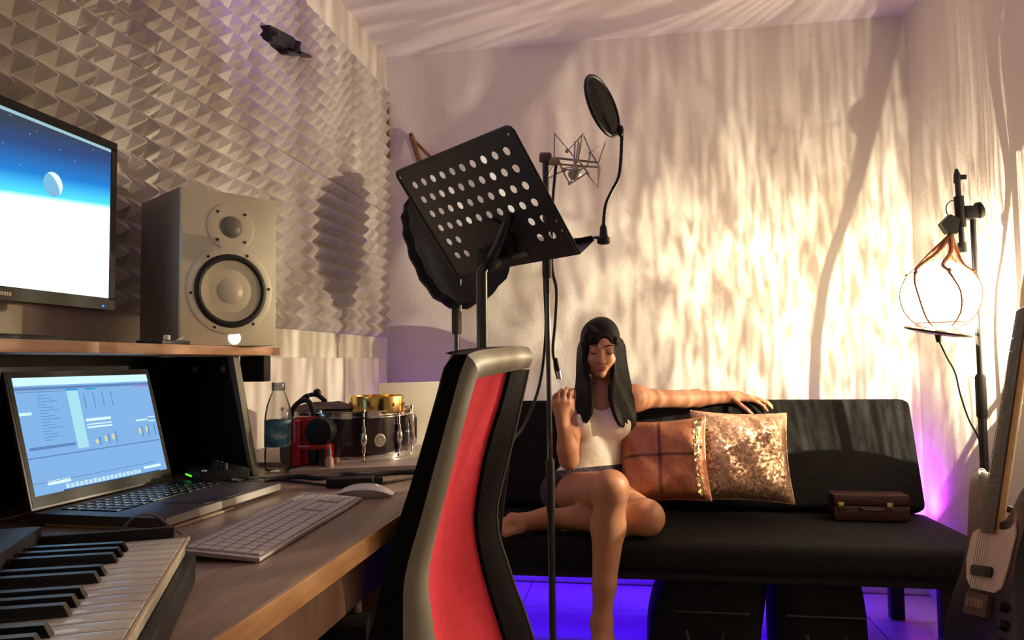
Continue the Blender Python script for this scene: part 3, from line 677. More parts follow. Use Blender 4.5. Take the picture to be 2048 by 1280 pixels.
# ================================================================ music stand
K = .79; dL, dR = 2.1*K, 1.7*K
TL = at(790, 345, d=dL); TR = at(1021, 250, d=dR)
u = (TR-TL); MWD = u.length; u.normalize()
BLp = at(935, 560, d=2.2*K); v = (BLp-TL); v = v-u*v.dot(u); v.normalize(); MH = .352*K
n = u.cross(v).normalized()
if n.dot(CAM-TL) < 0: n = -n
pole_xy = at(964, 600, d=1.556)
t = thing('music_stand', 'black perforated music stand behind the red office chair', 'music stand', (pole_xy.x, pole_xy.y, 0))
mb = MB(); ncx, ncy = 10, 6; mx, my = .032*K, .030*K; cw = (MWD-2*mx)/ncx; ch = .047*K
def PT(a, b, o): return TL+u*a+v*b+n*o
TH = .0012
holes = set((i, j) for i in range(ncx) for j in range(ncy) if not (j >= 4 and 2 <= i <= 7))
def quad(a0, b0, a1, b1):
    for o, s in ((TH/2, 1), (-TH/2, -1)):
        mb.add([PT(a0, b0, o), PT(a1, b0, o), PT(a1, b1, o), PT(a0, b1, o)], [(0, 1, 2, 3)])
for i in range(ncx):
    for j in range(ncy):
        a0, b0 = mx+i*cw, my+j*ch
        if (i, j) not in holes: quad(a0, b0, a0+cw, b0+ch); continue
        N = 16; cx, cy = a0+cw/2, b0+ch/2; vs = []; fs = []
        for o in (TH/2, -TH/2):
            for k in range(N):
                a = 2*pi*k/N; vs.append(PT(cx+.0112*K*cos(a), cy+.0112*K*sin(a), o))
            for k in range(N):
                a = 2*pi*k/N; s = 1/max(abs(cos(a)), abs(sin(a))); vs.append(PT(cx+cw/2*cos(a)*s, cy+ch/2*sin(a)*s, o))
        for k in range(N):
            l = (k+1) % N
            fs += [(k, l, N+l, N+k), (2*N+k, 2*N+l, 3*N+l, 3*N+k), (k, l, 2*N+l, 2*N+k)]
        mb.add(vs, fs)
bot = my+ncy*ch
quad(0, .008, mx, MH); quad(MWD-mx, .008, MWD, MH); quad(mx, bot, MWD-mx, MH); quad(mx, .008, MWD-mx, my)
quad(.008, 0, MWD-.008, .008); 
dk = build('desk_plate', mb, M['satinblack'], t, 0)
build('rim', MB().tube([PT(*p, 0) for p in ((0, MH), (0, .012), (.004, .004), (.012, 0), (MWD-.012, 0), (MWD-.004, .004), (MWD, .012), (MWD, MH))], .0032, 8), M['satinblack'], t)
build('ledge', MB().box((0, 0, 0), (MWD, .050, .0016), M4=Matrix(((u.x, -n.x, v.x, TL.x+v.x*MH), (u.y, -n.y, v.y, TL.y+v.y*MH), (u.z, -n.z, v.z, TL.z+v.z*MH), (0, 0, 0, 1)))).box((0, .050, -.010), (MWD, .0515, .0016), M4=Matrix(((u.x, -n.x, v.x, TL.x+v.x*MH), (u.y, -n.y, v.y, TL.y+v.y*MH), (u.z, -n.z, v.z, TL.z+v.z*MH), (0, 0, 0, 1)))), M['satinblack'], t)
for a, b in ((.012, .014), (MWD-.014, .014), (MWD-.011, .20), (MWD-.010, .222)): build('rivet', MB().lathe([(.003, 0), (.003, .0015), (0, .002)], 8, PT(a, b, .001), n), M['steel'], t)
for (a0, a1, bb, lab) in ((.028, .190, .012, 'white music sheet at the back of the music stand nearer the foam wall'), (.200, MWD*.875, .02, 'white music sheet at the back of the music stand nearer the microphone')):
    o_ = PT((a0+a1)/2, .17, -.004)
    ts = thing('music_sheet', lab, 'paper', tuple(o_), group=None)
    rows = [[PT(a0+(a1-a0)*i/6, bb+(MH-.004-bb)*j/6, -.0035-.003*sin(pi*i/6)*(1-j/6)) for i in range(7)] for j in range(7)]
    build('page', MB().grid(rows), M['thinpaper'], ts)
# bracket and label
bc = PT(MWD*.47, .265*K, .002)
build('bracket_plate', MB().prism([(a, b) for a, b in rrect(.126, .094, .042)], bc, u, v, .004 if u.cross(v).dot(n) > 0 else -.004), M['blackmetal'], t)
hub = at(964, 520, d=1.80*K); 
arc = [PT(MWD*.47+a_*K, b_*K, o_*K) for a_, b_, o_ in ((-.06, .29, .01), (-.045, .30, .035), (0, .30, .055), (.06, .27, .05), (.105, .225, .02), (.11, .215, .006))]
build('yoke', MB().tube(curve_pts(arc, 6), .0105, 10), M['blackmetal'], t)
build('tilt_knob', MB().lathe([(.020, -.02), (.024, -.012), (.024, .02), (.018, .028), (0, .028)], 20, PT(MWD*.47, .30*K, .030), n), M['rubber'], t)
lp = PT(MWD*.60, .325*K, .0016)
pl = build('name_plate', MB().prism(rrect(.056, .014, .003), lp, (u*.985-v*.04).normalized(), (v*.985+u*.04).normalized(), .001 if u.cross(v).dot(n) > 0 else -.001), mat('plate_grey', (.10, .075, .075), .4), t)
mk = MB()
for k in range(6): mk.prism([(-.003, -.003), (.003, -.003), (.003, .003), (-.003, .003)], lp+u*(-.020+k*.008)+n*.0013, u, v, .0004 if u.cross(v).dot(n) > 0 else -.0004)
build('plate_lettering', mk, mat('plate_letter', (.26, .21, .2), .5), pl)
q = at(963, 545, d=1.556)
build('upper_pole', MB().tube([PT(MWD*.47, .30*K, .035), Vector((q.x, q.y, q.z)), Vector((q.x, q.y, .62))], .0118, 16), mat('dark_teal_pole', (.012, .020, .024), .25, spec=.8), t)
build('collar', MB().lathe([(.018, 0), (.021, .01), (.021, .05), (.017, .06)], 20, (q.x, q.y, .60)), M['rubber'], t)
build('lower_pole', MB().tube([(q.x, q.y, .62), (q.x, q.y, .10)], .0145, 16), M['blackmetal'], t)
for k in range(3):
    a = radians(80+k*120); build('leg', MB().tube([(q.x, q.y, .16), (q.x+.10*cos(a), q.y+.10*sin(a), .12), (q.x+.27*cos(a), q.y+.27*sin(a), .010)], .010, 8), M['blackmetal'], t)

# ================================================================ round black sound screen on its stand
C0 = at(905, 490, d=2.83)
R = .245
nF = (LAMP-C0); nF = Vector((.62, -.62, .35)).normalized()
t = thing('vocal_screen', 'curved black foam vocal screen on a slim stand behind the music stand', 'vocal screen', (C0.x, C0.y, 0))
fu = Vector((nF.y, -nF.x, 0)).normalized(); fv = fu.cross(nF).normalized()
fv = -fv if fv.z < 0 else fv
rows = []; rows2 = []
NA = 72
for i in range(9):
    r = R*i/8; row = []; row2 = []
    for k in range(NA):
        a = 2*pi*k/NA; rip = 1+.018*cos(18*a) if i == 8 else 1
        bow = -.09*(r*cos(a)/R)**2
        p = C0+fu*(r*cos(a)*.92*rip)+fv*(r*sin(a)*rip)
        row.append(p-nF*bow*1.0); row2.append(p-nF*bow-nF*.045)
    rows.append(row); rows2.append(row2)
build('foam_pad', MB().grid(rows, closed=True).grid(rows2, closed=True).grid([rows[8], rows2[8]], closed=True), M['blackfoam'], t)
r3 = [[p-nF*.012 for p in r] for r in rows2]
build('shell', MB().grid(r3, closed=True).grid([rows2[8], r3[8]], closed=True), M['black'], t)
pb = at(913, 600, d=2.80); zz = pb.z
build('steel_clamp', MB().tube([pb+Vector((-.055, -.02, .010)), pb+Vector((.03, -.03, .014))], .008, 10).tube([pb+Vector((.022, -.03, -.045)), pb+Vector((.022, -.03, .075))], .0045, 8).lathe([(.014, -.012), (.014, .014), (.009, .02)], 14, pb), M['steel'], t)
build('clamp_knob', MB().ball(pb+Vector((.035, -.03, .012)), .009, 10), M['steel'], t)
build('upper_pole', MB().tube([pb, (pb.x, pb.y, zz-.11)], .012, 12), M['blackmetal'], t)
build('grip_collar', MB().lathe([(.017, -.13), (.019, -.12), (.019, -.04), (.015, -.02)], 16, pb), M['rubber'], t)
build('lower_pole', MB().tube([(pb.x, pb.y, zz-.12), (pb.x, pb.y, .05)], .010, 12), M['blackmetal'], t)
for k in range(3):
    a = radians(30+k*120); build('leg', MB().tube([(pb.x, pb.y, .22), (pb.x+.26*cos(a), pb.y+.26*sin(a), .010)], .009, 8), M['blackmetal'], t)

# ================================================================ microphone stand, shock mount, pop filter
mtop = at(1090, 325, d=2.0); mx_, my_ = mtop.x+.001, mtop.y
t = thing('microphone_stand', 'tall thin black microphone stand in front of the sofa', 'microphone stand', (mx_, my_, 0))
build('upper_pole', MB().tube([(mx_, my_, 1.545), (mx_, my_, 1.18)], .0082, 12), M['blackmetal'], t)
build('chrome_pole', MB().tube([(mx_, my_, 1.30), (mx_, my_, .62)], .0068, 14), M['darkchrome'], t)['label'] = 'shiny chrome middle tube'
build('grip_collar', MB().lathe([(.010, 1.22), (.013, 1.225), (.013, 1.30), (.010, 1.31)], 16, (mx_, my_, 0)), M['rubber'], t)
build('grip_collar', MB().lathe([(.0105, .60), (.0118, .61), (.0118, .73), (.0105, .74)], 16, (mx_, my_, 0)), M['rubber'], t)
build('lower_pole', MB().tube([(mx_, my_, .66), (mx_, my_, .02)], .0095, 14), M['blackmetal'], t)
build('round_base', MB().lathe([(0, 0), (.125, 0), (.128, .006), (.120, .016), (.03, .026), (.016, .04)], 40, (mx_, my_, .0005)), M['blackmetal'], t)
# shock mount
sc = at(1152, 322, d=2.0)
t = thing('shock_mount', 'nickel wire spider shock mount on top of the microphone stand', 'microphone mount', (mx_, my_, 1.545))
hd = at(1100, 322, d=2.0)
build('swivel_head', MB().lathe([(.011, -.016), (.014, -.012), (.014, .012), (.011, .016)], 16, (mx_, my_, 1.548), (1, .2, 0)), M['woodbrown'], t)
ax = (sc-hd).normalized(); rg = at(1195, 330, d=2.0)
build('arm', MB().tube([hd-ax*.004, at(1112, 323, d=2.0), at(1120, 326, d=2.0)], [.012, .011, .007], 12), M['nickel'], t)
build('rail', MB().tube([at(1112, 316, d=1.99), rg+Vector((0, -.01, .004))], .0032, 8).tube([at(1112, 328, d=2.0), rg+Vector((0, 0, -.006))], .0026, 8), M['nickel'], t)
wires = [[(1108, 328), (1109, 267), (1137, 300), (1166, 268), (1155, 325)], [(1137, 300), (1152, 320), (1166, 268)], [(1150, 283), (1148, 340)], [(1157, 282), (1150, 340)], [(1166, 268), (1182, 305), (1211, 285), (1197, 325)], [(1182, 305), (1172, 340), (1160, 325)], [(1197, 330), (1196, 375), (1172, 345)], [(1196, 375), (1200, 335), (1182, 305)], [(1108, 328), (1094, 358), (1125, 342), (1140, 368), (1172, 347)], [(1125, 342), (1118, 318)], [(1160, 325), (1178, 348)], [(1140, 368), (1148, 345)]]
wm = MB(); dep = [0, .03, .05, -.03, -.05]
for k, wr in enumerate(wires):
    pts = [at(px, py, d=2.0+.045*sin(1.7*k+.9*i)) for i, (px, py) in enumerate(wr)]
    wm.tube(pts, .0024, 6)
build('wire_cage', wm, M['nickel'], t)
build('ring', MB().tube([sc+Vector((.0, 0, -.02))+Vector((.030*cos(a), .030*sin(a), .012*sin(a))) for a in [2*pi*k/20 for k in range(20)]], .0028, 6, closed=True), M['nickel'], t)
build('cradle', MB().ball(at(1150, 348, d=2.0), (.019, .019, .017), 14), M['nickel'], t)
build('cage_knob', MB().ball(at(1139, 367, d=2.0), .005, 8).ball(at(1128, 340, d=2.0), .007, 8).ball(at(1134, 302, d=2.0), .006, 8).ball(at(1181, 306, d=2.0), .0055, 8), M['nickel'], t)
# pop filter
pc = at(1205, 212, d=1.96)
t = thing('pop_filter', 'oval-looking black pop filter on a bent gooseneck right of the mount', 'pop filter', tuple(at(1130, 476, d=2.0)))
pn = Vector((.87, -.42, .22)).normalized()
hu = Vector((-pn.y, pn.x, 0)).normalized(); hv = pn.cross(hu).normalized()
# tilt so that the long axis leans like the photograph
PR = .0835
build('ring', MB().tube([pc+(hu*cos(a)+hv*sin(a))*PR for a in [2*pi*k/48 for k in range(48)]], .0052, 10, closed=True), M['black'], t)
def meshmat():
    m = bpy.data.materials.new('nylon_mesh'); m.use_nodes = True; nt = m.node_tree; nt.nodes.clear()
    o = nt.nodes.new('ShaderNodeOutputMaterial'); mx2 = nt.nodes.new('ShaderNodeMixShader'); tr = nt.nodes.new('ShaderNodeBsdfTransparent'); d = nt.nodes.new('ShaderNodeBsdfDiffuse'); d.inputs[0].default_value = (.02, .018, .017, 1)
    mx2.inputs[0].default_value = .90; nt.links.new(tr.outputs[0], mx2.inputs[1]); nt.links.new(d.outputs[0], mx2.inputs[2]); nt.links.new(mx2.outputs[0], o.inputs[0]); return m
build('mesh_screen', MB().lathe([(PR-.002, -.0015), (PR-.002, .0015), (0, .0015)], 48, pc, pn).lathe([(PR-.002, -.0015), (0, -.0015)], 48, pc, pn), meshmat(), t)
gj = at(1243, 268, d=1.96)
build('ring_clamp', MB().ball(at(1241, 262, d=1.96), (.009, .009, .017), 12), M['black'], t)
gp = curve_pts([at(1244, 262, d=1.96), at(1243, 290, d=1.96), at(1241, 330, d=1.96), at(1236, 358, d=1.96), at(1222, 385, d=1.96), at(1212, 408, d=1.96), at(1208, 435, d=1.96), at(1207, 462, d=1.96)], 6)
build('gooseneck', MB().tube(gp, [.0042 if i % 2 else .0047 for i in range(len(gp))], 8), M['black'], t)
build('end_clamp', MB().lathe([(.012, -.022), (.017, -.019), (.017, -.006), (.011, .0), (.009, .022), (.006, .03)], 16, at(1207, 472, d=1.96)), M['black'], t)
build('side_rod', MB().tube([at(1206, 474, d=1.96), Vector((mx_+.006, my_-.004, 1.318))], .0036, 8), M['blackmetal'], t)
build('pole_clamp', MB().lathe([(.009, -.012), (.016, -.010), (.016, .010), (.009, .012)], 16, (mx_, my_, 1.318)), M['black'], t)
# microphone cables
pts = [at(x, y, d=d_) for x, y, d_ in ((1112, 330, 2.02), (1105, 420, 2.03), (1104, 530, 2.03), (1113, 580, 2.03), (1111, 640, 2.03), (1106, 700, 2.03), (1113, 735, 2.03), (1117, 752, 2.03))]
t = thing('microphone_cable', 'black microphone cable hanging with a loose plug beside the chrome tube', 'cable', tuple(pts[-1]))
build('cord', MB().tube(curve_pts(pts, 6), .0046, 8), M['cable'], t)
build('plug', MB().tube([at(1111, 716, d=2.03), at(1114, 735, d=2.03), at(1119, 757, d=2.03)], [.007, .0095, .0085], 12), M['black'], t)
build('plug_contacts', MB().tube([at(1117, 742, d=2.02), at(1120, 758, d=2.02)], .006, 10), M['steel'], t)
pts = [at(x, y, d=d_) for x, y, d_ in ((1088, 420, 2.01), (1089, 560, 1.995), (1092, 640, 1.985), (1090, 690, 1.99), (1083, 750, 2.0), (1070, 800, 2.0), (1045, 855, 1.98), (1022, 890, 1.95), (1012, 960, 1.95), (1000, 1080, 1.95), (1003, 1250, 2.0), (1010, 1420, 2.02), (1040, 1440, 2.05))]
tag(build('long_cable', MB().tube(curve_pts(pts, 6), .0042, 8), M['cable']), 'long dark cable falling from the microphone stand behind the chair', 'cable')
# ================================================================ office chair
Lc = [(909, 709), (893, 727), (879, 777), (854, 861), (826, 954), (795, 1051), (765, 1157), (752, 1220), (740, 1290)]
Nc = [(935, 710), (919, 752), (898, 828), (867, 942), (841, 1039), (820, 1110), (808, 1165), (806, 1216), (806, 1290)]
R1 = [(951, 760), (930, 840), (909, 920), (888, 1005), (867, 1093), (857, 1157), (862, 1214), (872, 1290)]
R2 = [(1022, 743), (1006, 807), (980, 891), (964, 967), (955, 1039), (964, 1110), (980, 1174), (993, 1216), (1016, 1290)]
Fc = [(1056, 739), (1044, 794), (1027, 870), (1006, 954), (993, 1017), (996, 1068), (1010, 1114), (1031, 1178), (1046, 1216), (1070, 1290)]
TOPo = [(935, 710), (950, 704), (976, 698), (1010, 694), (1038, 692), (1056, 694)]
def resample(pl, n):
    P = [Vector((a, b, 0)) for a, b in curve_pts_2(pl)]
    L = [0]
    for i in range(1, len(P)): L.append(L[-1]+(P[i]-P[i-1]).length)
    out = []; j = 0
    for k in range(n):
        s = L[-1]*k/(n-1)
        while j < len(L)-2 and L[j+1] < s: j += 1
        f_ = (s-L[j])/max(1e-9, L[j+1]-L[j]); q = P[j].lerp(P[j+1], f_); out.append((q.x, q.y))
    return out
def curve_pts_2(pl): return [(p.x, p.y) for p in curve_pts([(a, b, 0) for a, b in pl], 6)]
NT_ = 26
cols = [resample(c, NT_) for c in (Lc, Nc, R1, R2, Fc)]
dN, dF = 1.14, 1.47
depths = [1.13, 1.14, 1.19, 1.38, 1.47]
W3 = [[at(px, py, d=depths[k]) for px, py in cols[k]] for k in range(5)]
base = Vector((-.46, 1.30, 0))
t = thing('office_chair', 'office chair with a red mesh back panel in a grey frame', 'chair', tuple(base))
def ribbon(A_, B_, th, m=6, bulge=0, inn=Vector((-1, .25, 0))):
    """solid strip between two edge curves; inn: direction of the thickness"""
    inn = inn.normalized(); front = []; back = []
    for a, b in zip(A_, B_):
        r = []; r2 = []
        for k in range(m+1):
            s = k/m; p = a.lerp(b, s)-inn*(bulge*4*s*(1-s)); r.append(p); r2.append(p+inn*th)
        front.append(r); back.append(r2)
    mb = MB().grid(front).grid(back)
    mb.grid([[r[0] for r in front], [r[0] for r in back]]).grid([[r[-1] for r in front], [r[-1] for r in back]]).grid([front[0], back[0]]).grid([front[-1], back[-1]])
    return mb
inn = Vector((-.95, .30, 0)).normalized()
# grey frame: near side strip, rounded, and top band
fm_ = ribbon(W3[1], W3[2], .03, 6, .010, inn)
tb_o = resample([(935, 710), (950, 703), (976, 698), (1010, 694), (1040, 692), (1056, 694)], 14)
tb_i = resample([(951, 760), (958, 756), (975, 752), (1000, 747), (1025, 742), (1057, 736)], 14)
A_ = [at(px, py, d=dN+(dF-dN)*k/13) for k, (px, py) in enumerate(tb_o)]
B_ = [at(px, py, d=1.19+(dF-1.19)*k/13) for k, (px, py) in enumerate(tb_i)]
tbm = ribbon(A_, B_, .03, 6, .010, inn)
build('back_frame', fm_, M['chairgrey'], t, 50)
build('top_band', tbm, M['chairgrey'], t, 50)
build('mesh_panel', ribbon([p+inn*.008 for p in W3[2]], [p+inn*.008 for p in W3[3]], .012, 10, -.012, inn), M['chairred'], t, 60)
build('side_trim', ribbon(W3[3], W3[4], .03, 6, .006, inn), M['chairblack'], t, 50)
build('rim_line', MB().tube([p-inn*.002 for p in W3[4]], .0022, 6), M['chairgrey'], t)
# padded front: from the near outer edge round to the far edge
Fb = [p+inn*.055 for p in W3[4]]
build('front_cushion', ribbon([p+Vector((.001, .012, 0)) for p in W3[0]], Fb, .02, 10, .055, -inn), M['chairblack'], t, 60)
build('side_padding', ribbon(W3[0], W3[1], .03, 4, .0, Vector((.1, 1, 0))), M['chairblack'], t, 50)
tp = [[at(px, py, d=dN+(dF-dN)*k/13)+inn*o for k, (px, py) in enumerate(tb_o)] for o in (.002, .025, .05)]
tp[2][0] = W3[0][0]; build('top_padding', MB().grid(tp), M['chairblack'], t, 60)
# recline bracket, seat, arms, base
sc_ = Vector((-.46, 1.30, .47))
R4 = Matrix.Translation((sc_.x, sc_.y, 0)) @ Matrix.Rotation(radians(17), 4, 'Z')
build('seat', MB().box((-.30, -.23, .41), (.08, .23, .49), bev=.035, M4=R4), M['chairblack'], t)
build('seat_pan', MB().box((-.26, -.20, .385), (.06, .20, .412), bev=.01, M4=R4), M['black'], t)
build('back_bracket', MB().tube([R4 @ Vector(p) for p in ((-.05, 0, .395), (.08, 0, .40), (.115, 0, .43), (.115, 0, .53))], .022, 10), M['black'], t)
for s in (-1, 1):
    am = build('armrest', MB().tube([R4 @ Vector(p) for p in ((-.02, s*.215, .40), (-.06, s*.255, .43), (-.06, s*.262, .60))], .016, 10), M['chairgrey'], t)
    build('arm_pad', MB().box((-.27, s*.262-.032, .60), (.0, s*.262+.032, .632), bev=.012, M4=R4), M['chairblack'], am)
build('gas_column', MB().lathe([(.030, .08), (.030, .24), (.016, .24), (.016, .39)], 20, (sc_.x, sc_.y, 0)), M['black'], t)
for k in range(5):
    a = radians(20+72*k); d_ = Vector((cos(a), sin(a), 0)); c_ = Vector((sc_.x, sc_.y, 0))
    lg = build('base_arm', MB().tube([c_+d_*.02+Vector((0, 0, .10)), c_+d_*.28+Vector((0, 0, .070))], [.026, .016], 10), M['black'], t)
    build('caster', MB().lathe([(.012, -.018), (.028, -.018), (.030, -.010), (.030, .010), (.028, .018), (.012, .018)], 18, c_+d_*.285+Vector((0, 0, .0305)), (-d_.y, d_.x, 0)).tube([c_+d_*.28+Vector((0, 0, .03)), c_+d_*.28+Vector((0, 0, .075))], .007, 8), M['rubber'], lg)
# ================================================================ sofa
t = thing('sofa', 'black fabric sofa bed standing against the back wall', 'sofa', (.1, 2.85, 0))
SX0, SX1 = -.86, 1.10
def soft_slab(x0, x1, prof, nx=24, puff=.0):
    """closed section prof (y, z) swept along x with rounded ends"""
    rows = []
    cy = sum(p[0] for p in prof)/len(prof); cz = sum(p[1] for p in prof)/len(prof)
    xs = [0, .006, .018, .04]+[.04+(x1-x0-.08)*k/nx for k in range(1, nx)]+[x1-x0-.04, x1-x0-.018, x1-x0-.006, x1-x0]
    for x in xs:
        e = min(x, x1-x0-x); s = 1-.055*(max(0, 1-e/.03))**2
        rows.append([Vector((x0+x, cy+(y-cy)*s, cz+(z-cz)*s)) for y, z in prof])
    mb = MB().grid(rows, closed=True); k = len(prof)
    mb.f += [tuple(range(k)), tuple((len(rows)-1)*k+i for i in range(k))[::-1]]; mb.mi += [0, 0]
    return mb
def rsec(c, w, h, r, ang, n=5):
    return [(c[0]+a*cos(ang)-b*sin(ang), c[1]+a*sin(ang)+b*cos(ang)) for a, b in rrect(w, h, r, n)]
build('seat', soft_slab(SX0, SX1, rsec((2.82, .342), .645, .105, .035, radians(-1.0))), M['sofa'], t, 60)
bang = radians(72)
build('backrest', soft_slab(SX0, SX1-.005, rsec((3.185, .602), .45, .115, .03, bang)), M['sofa'], t, 60)
build('seam', MB().tube([(SX0+.01, 2.502, .325), (SX1-.01, 2.502, .325)], .004, 6), M['sofa'], t)
build('frame', MB().box((SX0+.06, 2.56, .262), (SX1-.06, 3.1, .292), bev=.004), M['black'], t)
for x, w_ in ((SX0+.12, .04), (SX1-.12, .05)):
    for y in (2.60, 3.08): build('leg', MB().box((x-w_/2, y-.02, 0), (x+w_/2, y+.02, .264), bev=.004), M['black'], t)
for x in (SX0+.3, SX1-.3): build('back_strut', MB().box((x-.02, 3.0, .27), (x+.02, 3.2, .40), bev=.005), M['black'], t)
# dark bags stored under the sofa
def bag(x0, x1, label, lean):
    t = thing('storage_bag', label, 'bag', ((x0+x1)/2, 2.72, 0))
    rows = []
    for k in range(9):
        z = .272*k/8*.96; s = 1-.10*(k/8)**4; sh = lean*(k/8)**2
        rows.append([Vector(((x0+x1)/2+sh+a*(x1-x0)/2*s, 2.70+b*.16*s, z+.001)) for a, b in [(p[0]*2, p[1]*2) for p in rrect(1, 1, .18, 4)]])
    mb = MB().grid(rows, closed=True); m = len(rows[0]); mb.f += [tuple(range(m))[::-1], tuple(8*m+i for i in range(m))]; mb.mi += [0, 0]
    build('bag_body', mb, M['sofa'], t, 60)
    build('zip_line', MB().tube([((x0+x1)/2+lean*.5-.12, 2.538, .17), ((x0+x1)/2+lean*.5+.12, 2.538, .17)], .004, 6), M['rubber'], t)
    build('handle', MB().tube(curve_pts([((x0+x1)/2-.06, 2.54, .11), ((x0+x1)/2-.04, 2.525, .07), ((x0+x1)/2+.04, 2.525, .07), ((x0+x1)/2+.06, 2.54, .11)], 5), .006, 6), M['rubber'], t)
bag(.035, .40, 'dark fabric bag under the sofa nearest the hanging leg', .05)
bag(.455, .735, 'dark fabric bag under the sofa below the red case', .0)

# ================================================================ cushions
def cushion(name, label, c, w_, h_, th, tilt, yaw, roll, m, plaid=None):
    c = Vector(c); t = thing(name, label, 'cushion', tuple(c))
    X = Vector((cos(yaw), sin(yaw), 0)); N = Vector((sin(yaw), -cos(yaw), 0)); Z = Vector((0, 0, 1))
    N2 = (N*cos(tilt)+Z*sin(tilt)); Z2 = (Z*cos(tilt)-N*sin(tilt))
    X2 = X*cos(roll)+Z2*sin(roll); Z3 = Z2*cos(roll)-X*sin(roll)
    n = 28; front = []; back = []
    for i in range(n+1):
        a = -1+2*i/n; f_ = []; b_ = []
        for k in range(n+1):
            b = -1+2*k/n
            pin_a = 1-.10*(1-a*a)*0-.09*(abs(b)**2)*(1-0)*0
            sx = a*(1-.07*(1-b*b)); sz = b*(1-.07*(1-a*a))
            q = max(0, (1-a**4))*max(0, (1-b**4)); d = th*q**.55+.004
            wr = .0035*sin(9*a+4*b)*q
            f_.append(c+X2*(sx*w_/2)+Z3*(sz*h_/2)+N2*(d+wr)); b_.append(c+X2*(sx*w_/2)+Z3*(sz*h_/2)-N2*d*.75)
        front.append(f_); back.append(b_)
    body = MB().grid(front).grid(back)
    edge = lambda G: [G[0][k] for k in range(n+1)]+[G[i][n] for i in range(1, n+1)]+[G[n][k] for k in range(n-1, -1, -1)]+[G[i][0] for i in range(n-1, 0, -1)]
    body.grid([edge(front), edge(back)], closed=True)
    build('cover', body, m, t, 70)
    e1, e2 = edge(front), edge(back)
    build('piping', MB().tube([(p+q)/2 for p, q in zip(e1, e2)], .0035, 6, closed=True), m, t)
    return t, front, N2
def sequin(name, col, gold, sc):
    m = bpy.data.materials.new(name); m.use_nodes = True; nt = m.node_tree; b = nt.nodes['Principled BSDF']
    tc = nt.nodes.new('ShaderNodeTexCoord'); v = nt.nodes.new('ShaderNodeTexVoronoi'); v.inputs['Scale'].default_value = sc
    nt.links.new(tc.outputs['Object'], v.inputs['Vector'])
    sub = nt.nodes.new('ShaderNodeVectorMath'); sub.operation = 'SUBTRACT'; sub.inputs[1].default_value = (.5, .5, .5); nt.links.new(v.outputs['Color'], sub.inputs[0])
    scl = nt.nodes.new('ShaderNodeVectorMath'); scl.operation = 'SCALE'; scl.inputs['Scale'].default_value = .42; nt.links.new(sub.outputs[0], scl.inputs[0])
    g = nt.nodes.new('ShaderNodeNewGeometry'); ad = nt.nodes.new('ShaderNodeVectorMath'); ad.operation = 'ADD'; nt.links.new(g.outputs['Normal'], ad.inputs[0]); nt.links.new(scl.outputs[0], ad.inputs[1])
    nm = nt.nodes.new('ShaderNodeVectorMath'); nm.operation = 'NORMALIZE'; nt.links.new(ad.outputs[0], nm.inputs[0]); nt.links.new(nm.outputs[0], b.inputs['Normal'])
    mx = nt.nodes.new('ShaderNodeMix'); mx.data_type = 'RGBA'; mx.inputs[6].default_value = (*col, 1); mx.inputs[7].default_value = (*gold, 1)
    sp = nt.nodes.new('ShaderNodeSeparateXYZ'); nt.links.new(v.outputs['Color'], sp.inputs[0]); nt.links.new(sp.outputs[0], mx.inputs[0]); nt.links.new(mx.outputs[2], b.inputs['Base Color'])
    b.inputs['Metallic'].default_value = .55; b.inputs['Roughness'].default_value = .27
    return m
M['sequin'] = sequin('gold_sequins', (.46, .27, .19), (.62, .40, .27), 120)
M['copper'] = mat('copper_satin', (.34, .125, .065), .36, .45, bump=.3, bscale=70, var=.2, vscale=30)
cA, cB, cC, cD = at(1385, 828, y=2.93), at(1585, 838, y=2.97), at(1576, 1018, y=2.86), at(1395, 1008, y=2.82)
cc = (cA+cB+cC+cD)/4
cushion('sequin_cushion', 'larger pale gold sequin cushion leaning on the sofa back', cc+Vector((0, .035, .012)), .362, .345, .062, radians(20), radians(4), radians(-2.0), M['sequin'])
cA, cB, cC, cD = at(1250, 872, y=2.85), at(1408, 842, y=2.87), at(1420, 1008, y=2.73), at(1245, 1000, y=2.73)
cc = (cA+cB+cC+cD)/4
t2, fr, N2 = cushion('copper_cushion', 'smaller copper cushion with crossing dark stripes beside the woman', cc+Vector((-.005, .03, .012)), .325, .315, .048, radians(24), radians(-10), radians(4.5), M['copper'])
st = MB()
for idx in (14, 15): pass
n = 28
st.grid([[fr[i][k]+N2*.0012 for k in range(1, n)] for i in (13, 14)]); st.grid([[fr[i][k]+N2*.0012 for i in range(1, n)] for k in (14, 15)])
build('stripe', st, mat('dark_copper_stripe', (.10, .022, .018), .5), t2, 60)
sq = MB(); rngc = random.Random(5)
for k in range(90):
    i = 25+rngc.random()*1.2; kk = 1+rngc.random()*(n-2); i0 = int(i); k0 = int(kk)
    p = fr[i0][k0].lerp(fr[i0+1][k0+1], rngc.random())+N2*.003
    nn_ = (N2+Vector((rngc.uniform(-.35, .75), rngc.uniform(-.3, .3), rngc.uniform(-.3, .3)))).normalized()
    sq.lathe([(.0065, 0), (.0062, .0006), (0, .0008)], 8, p, nn_)
so = build('sequin_band', sq, M['gold'], t2, 0); so['kind'] = 'stuff'; so['label'] = 'band of gold sequins along the right edge'

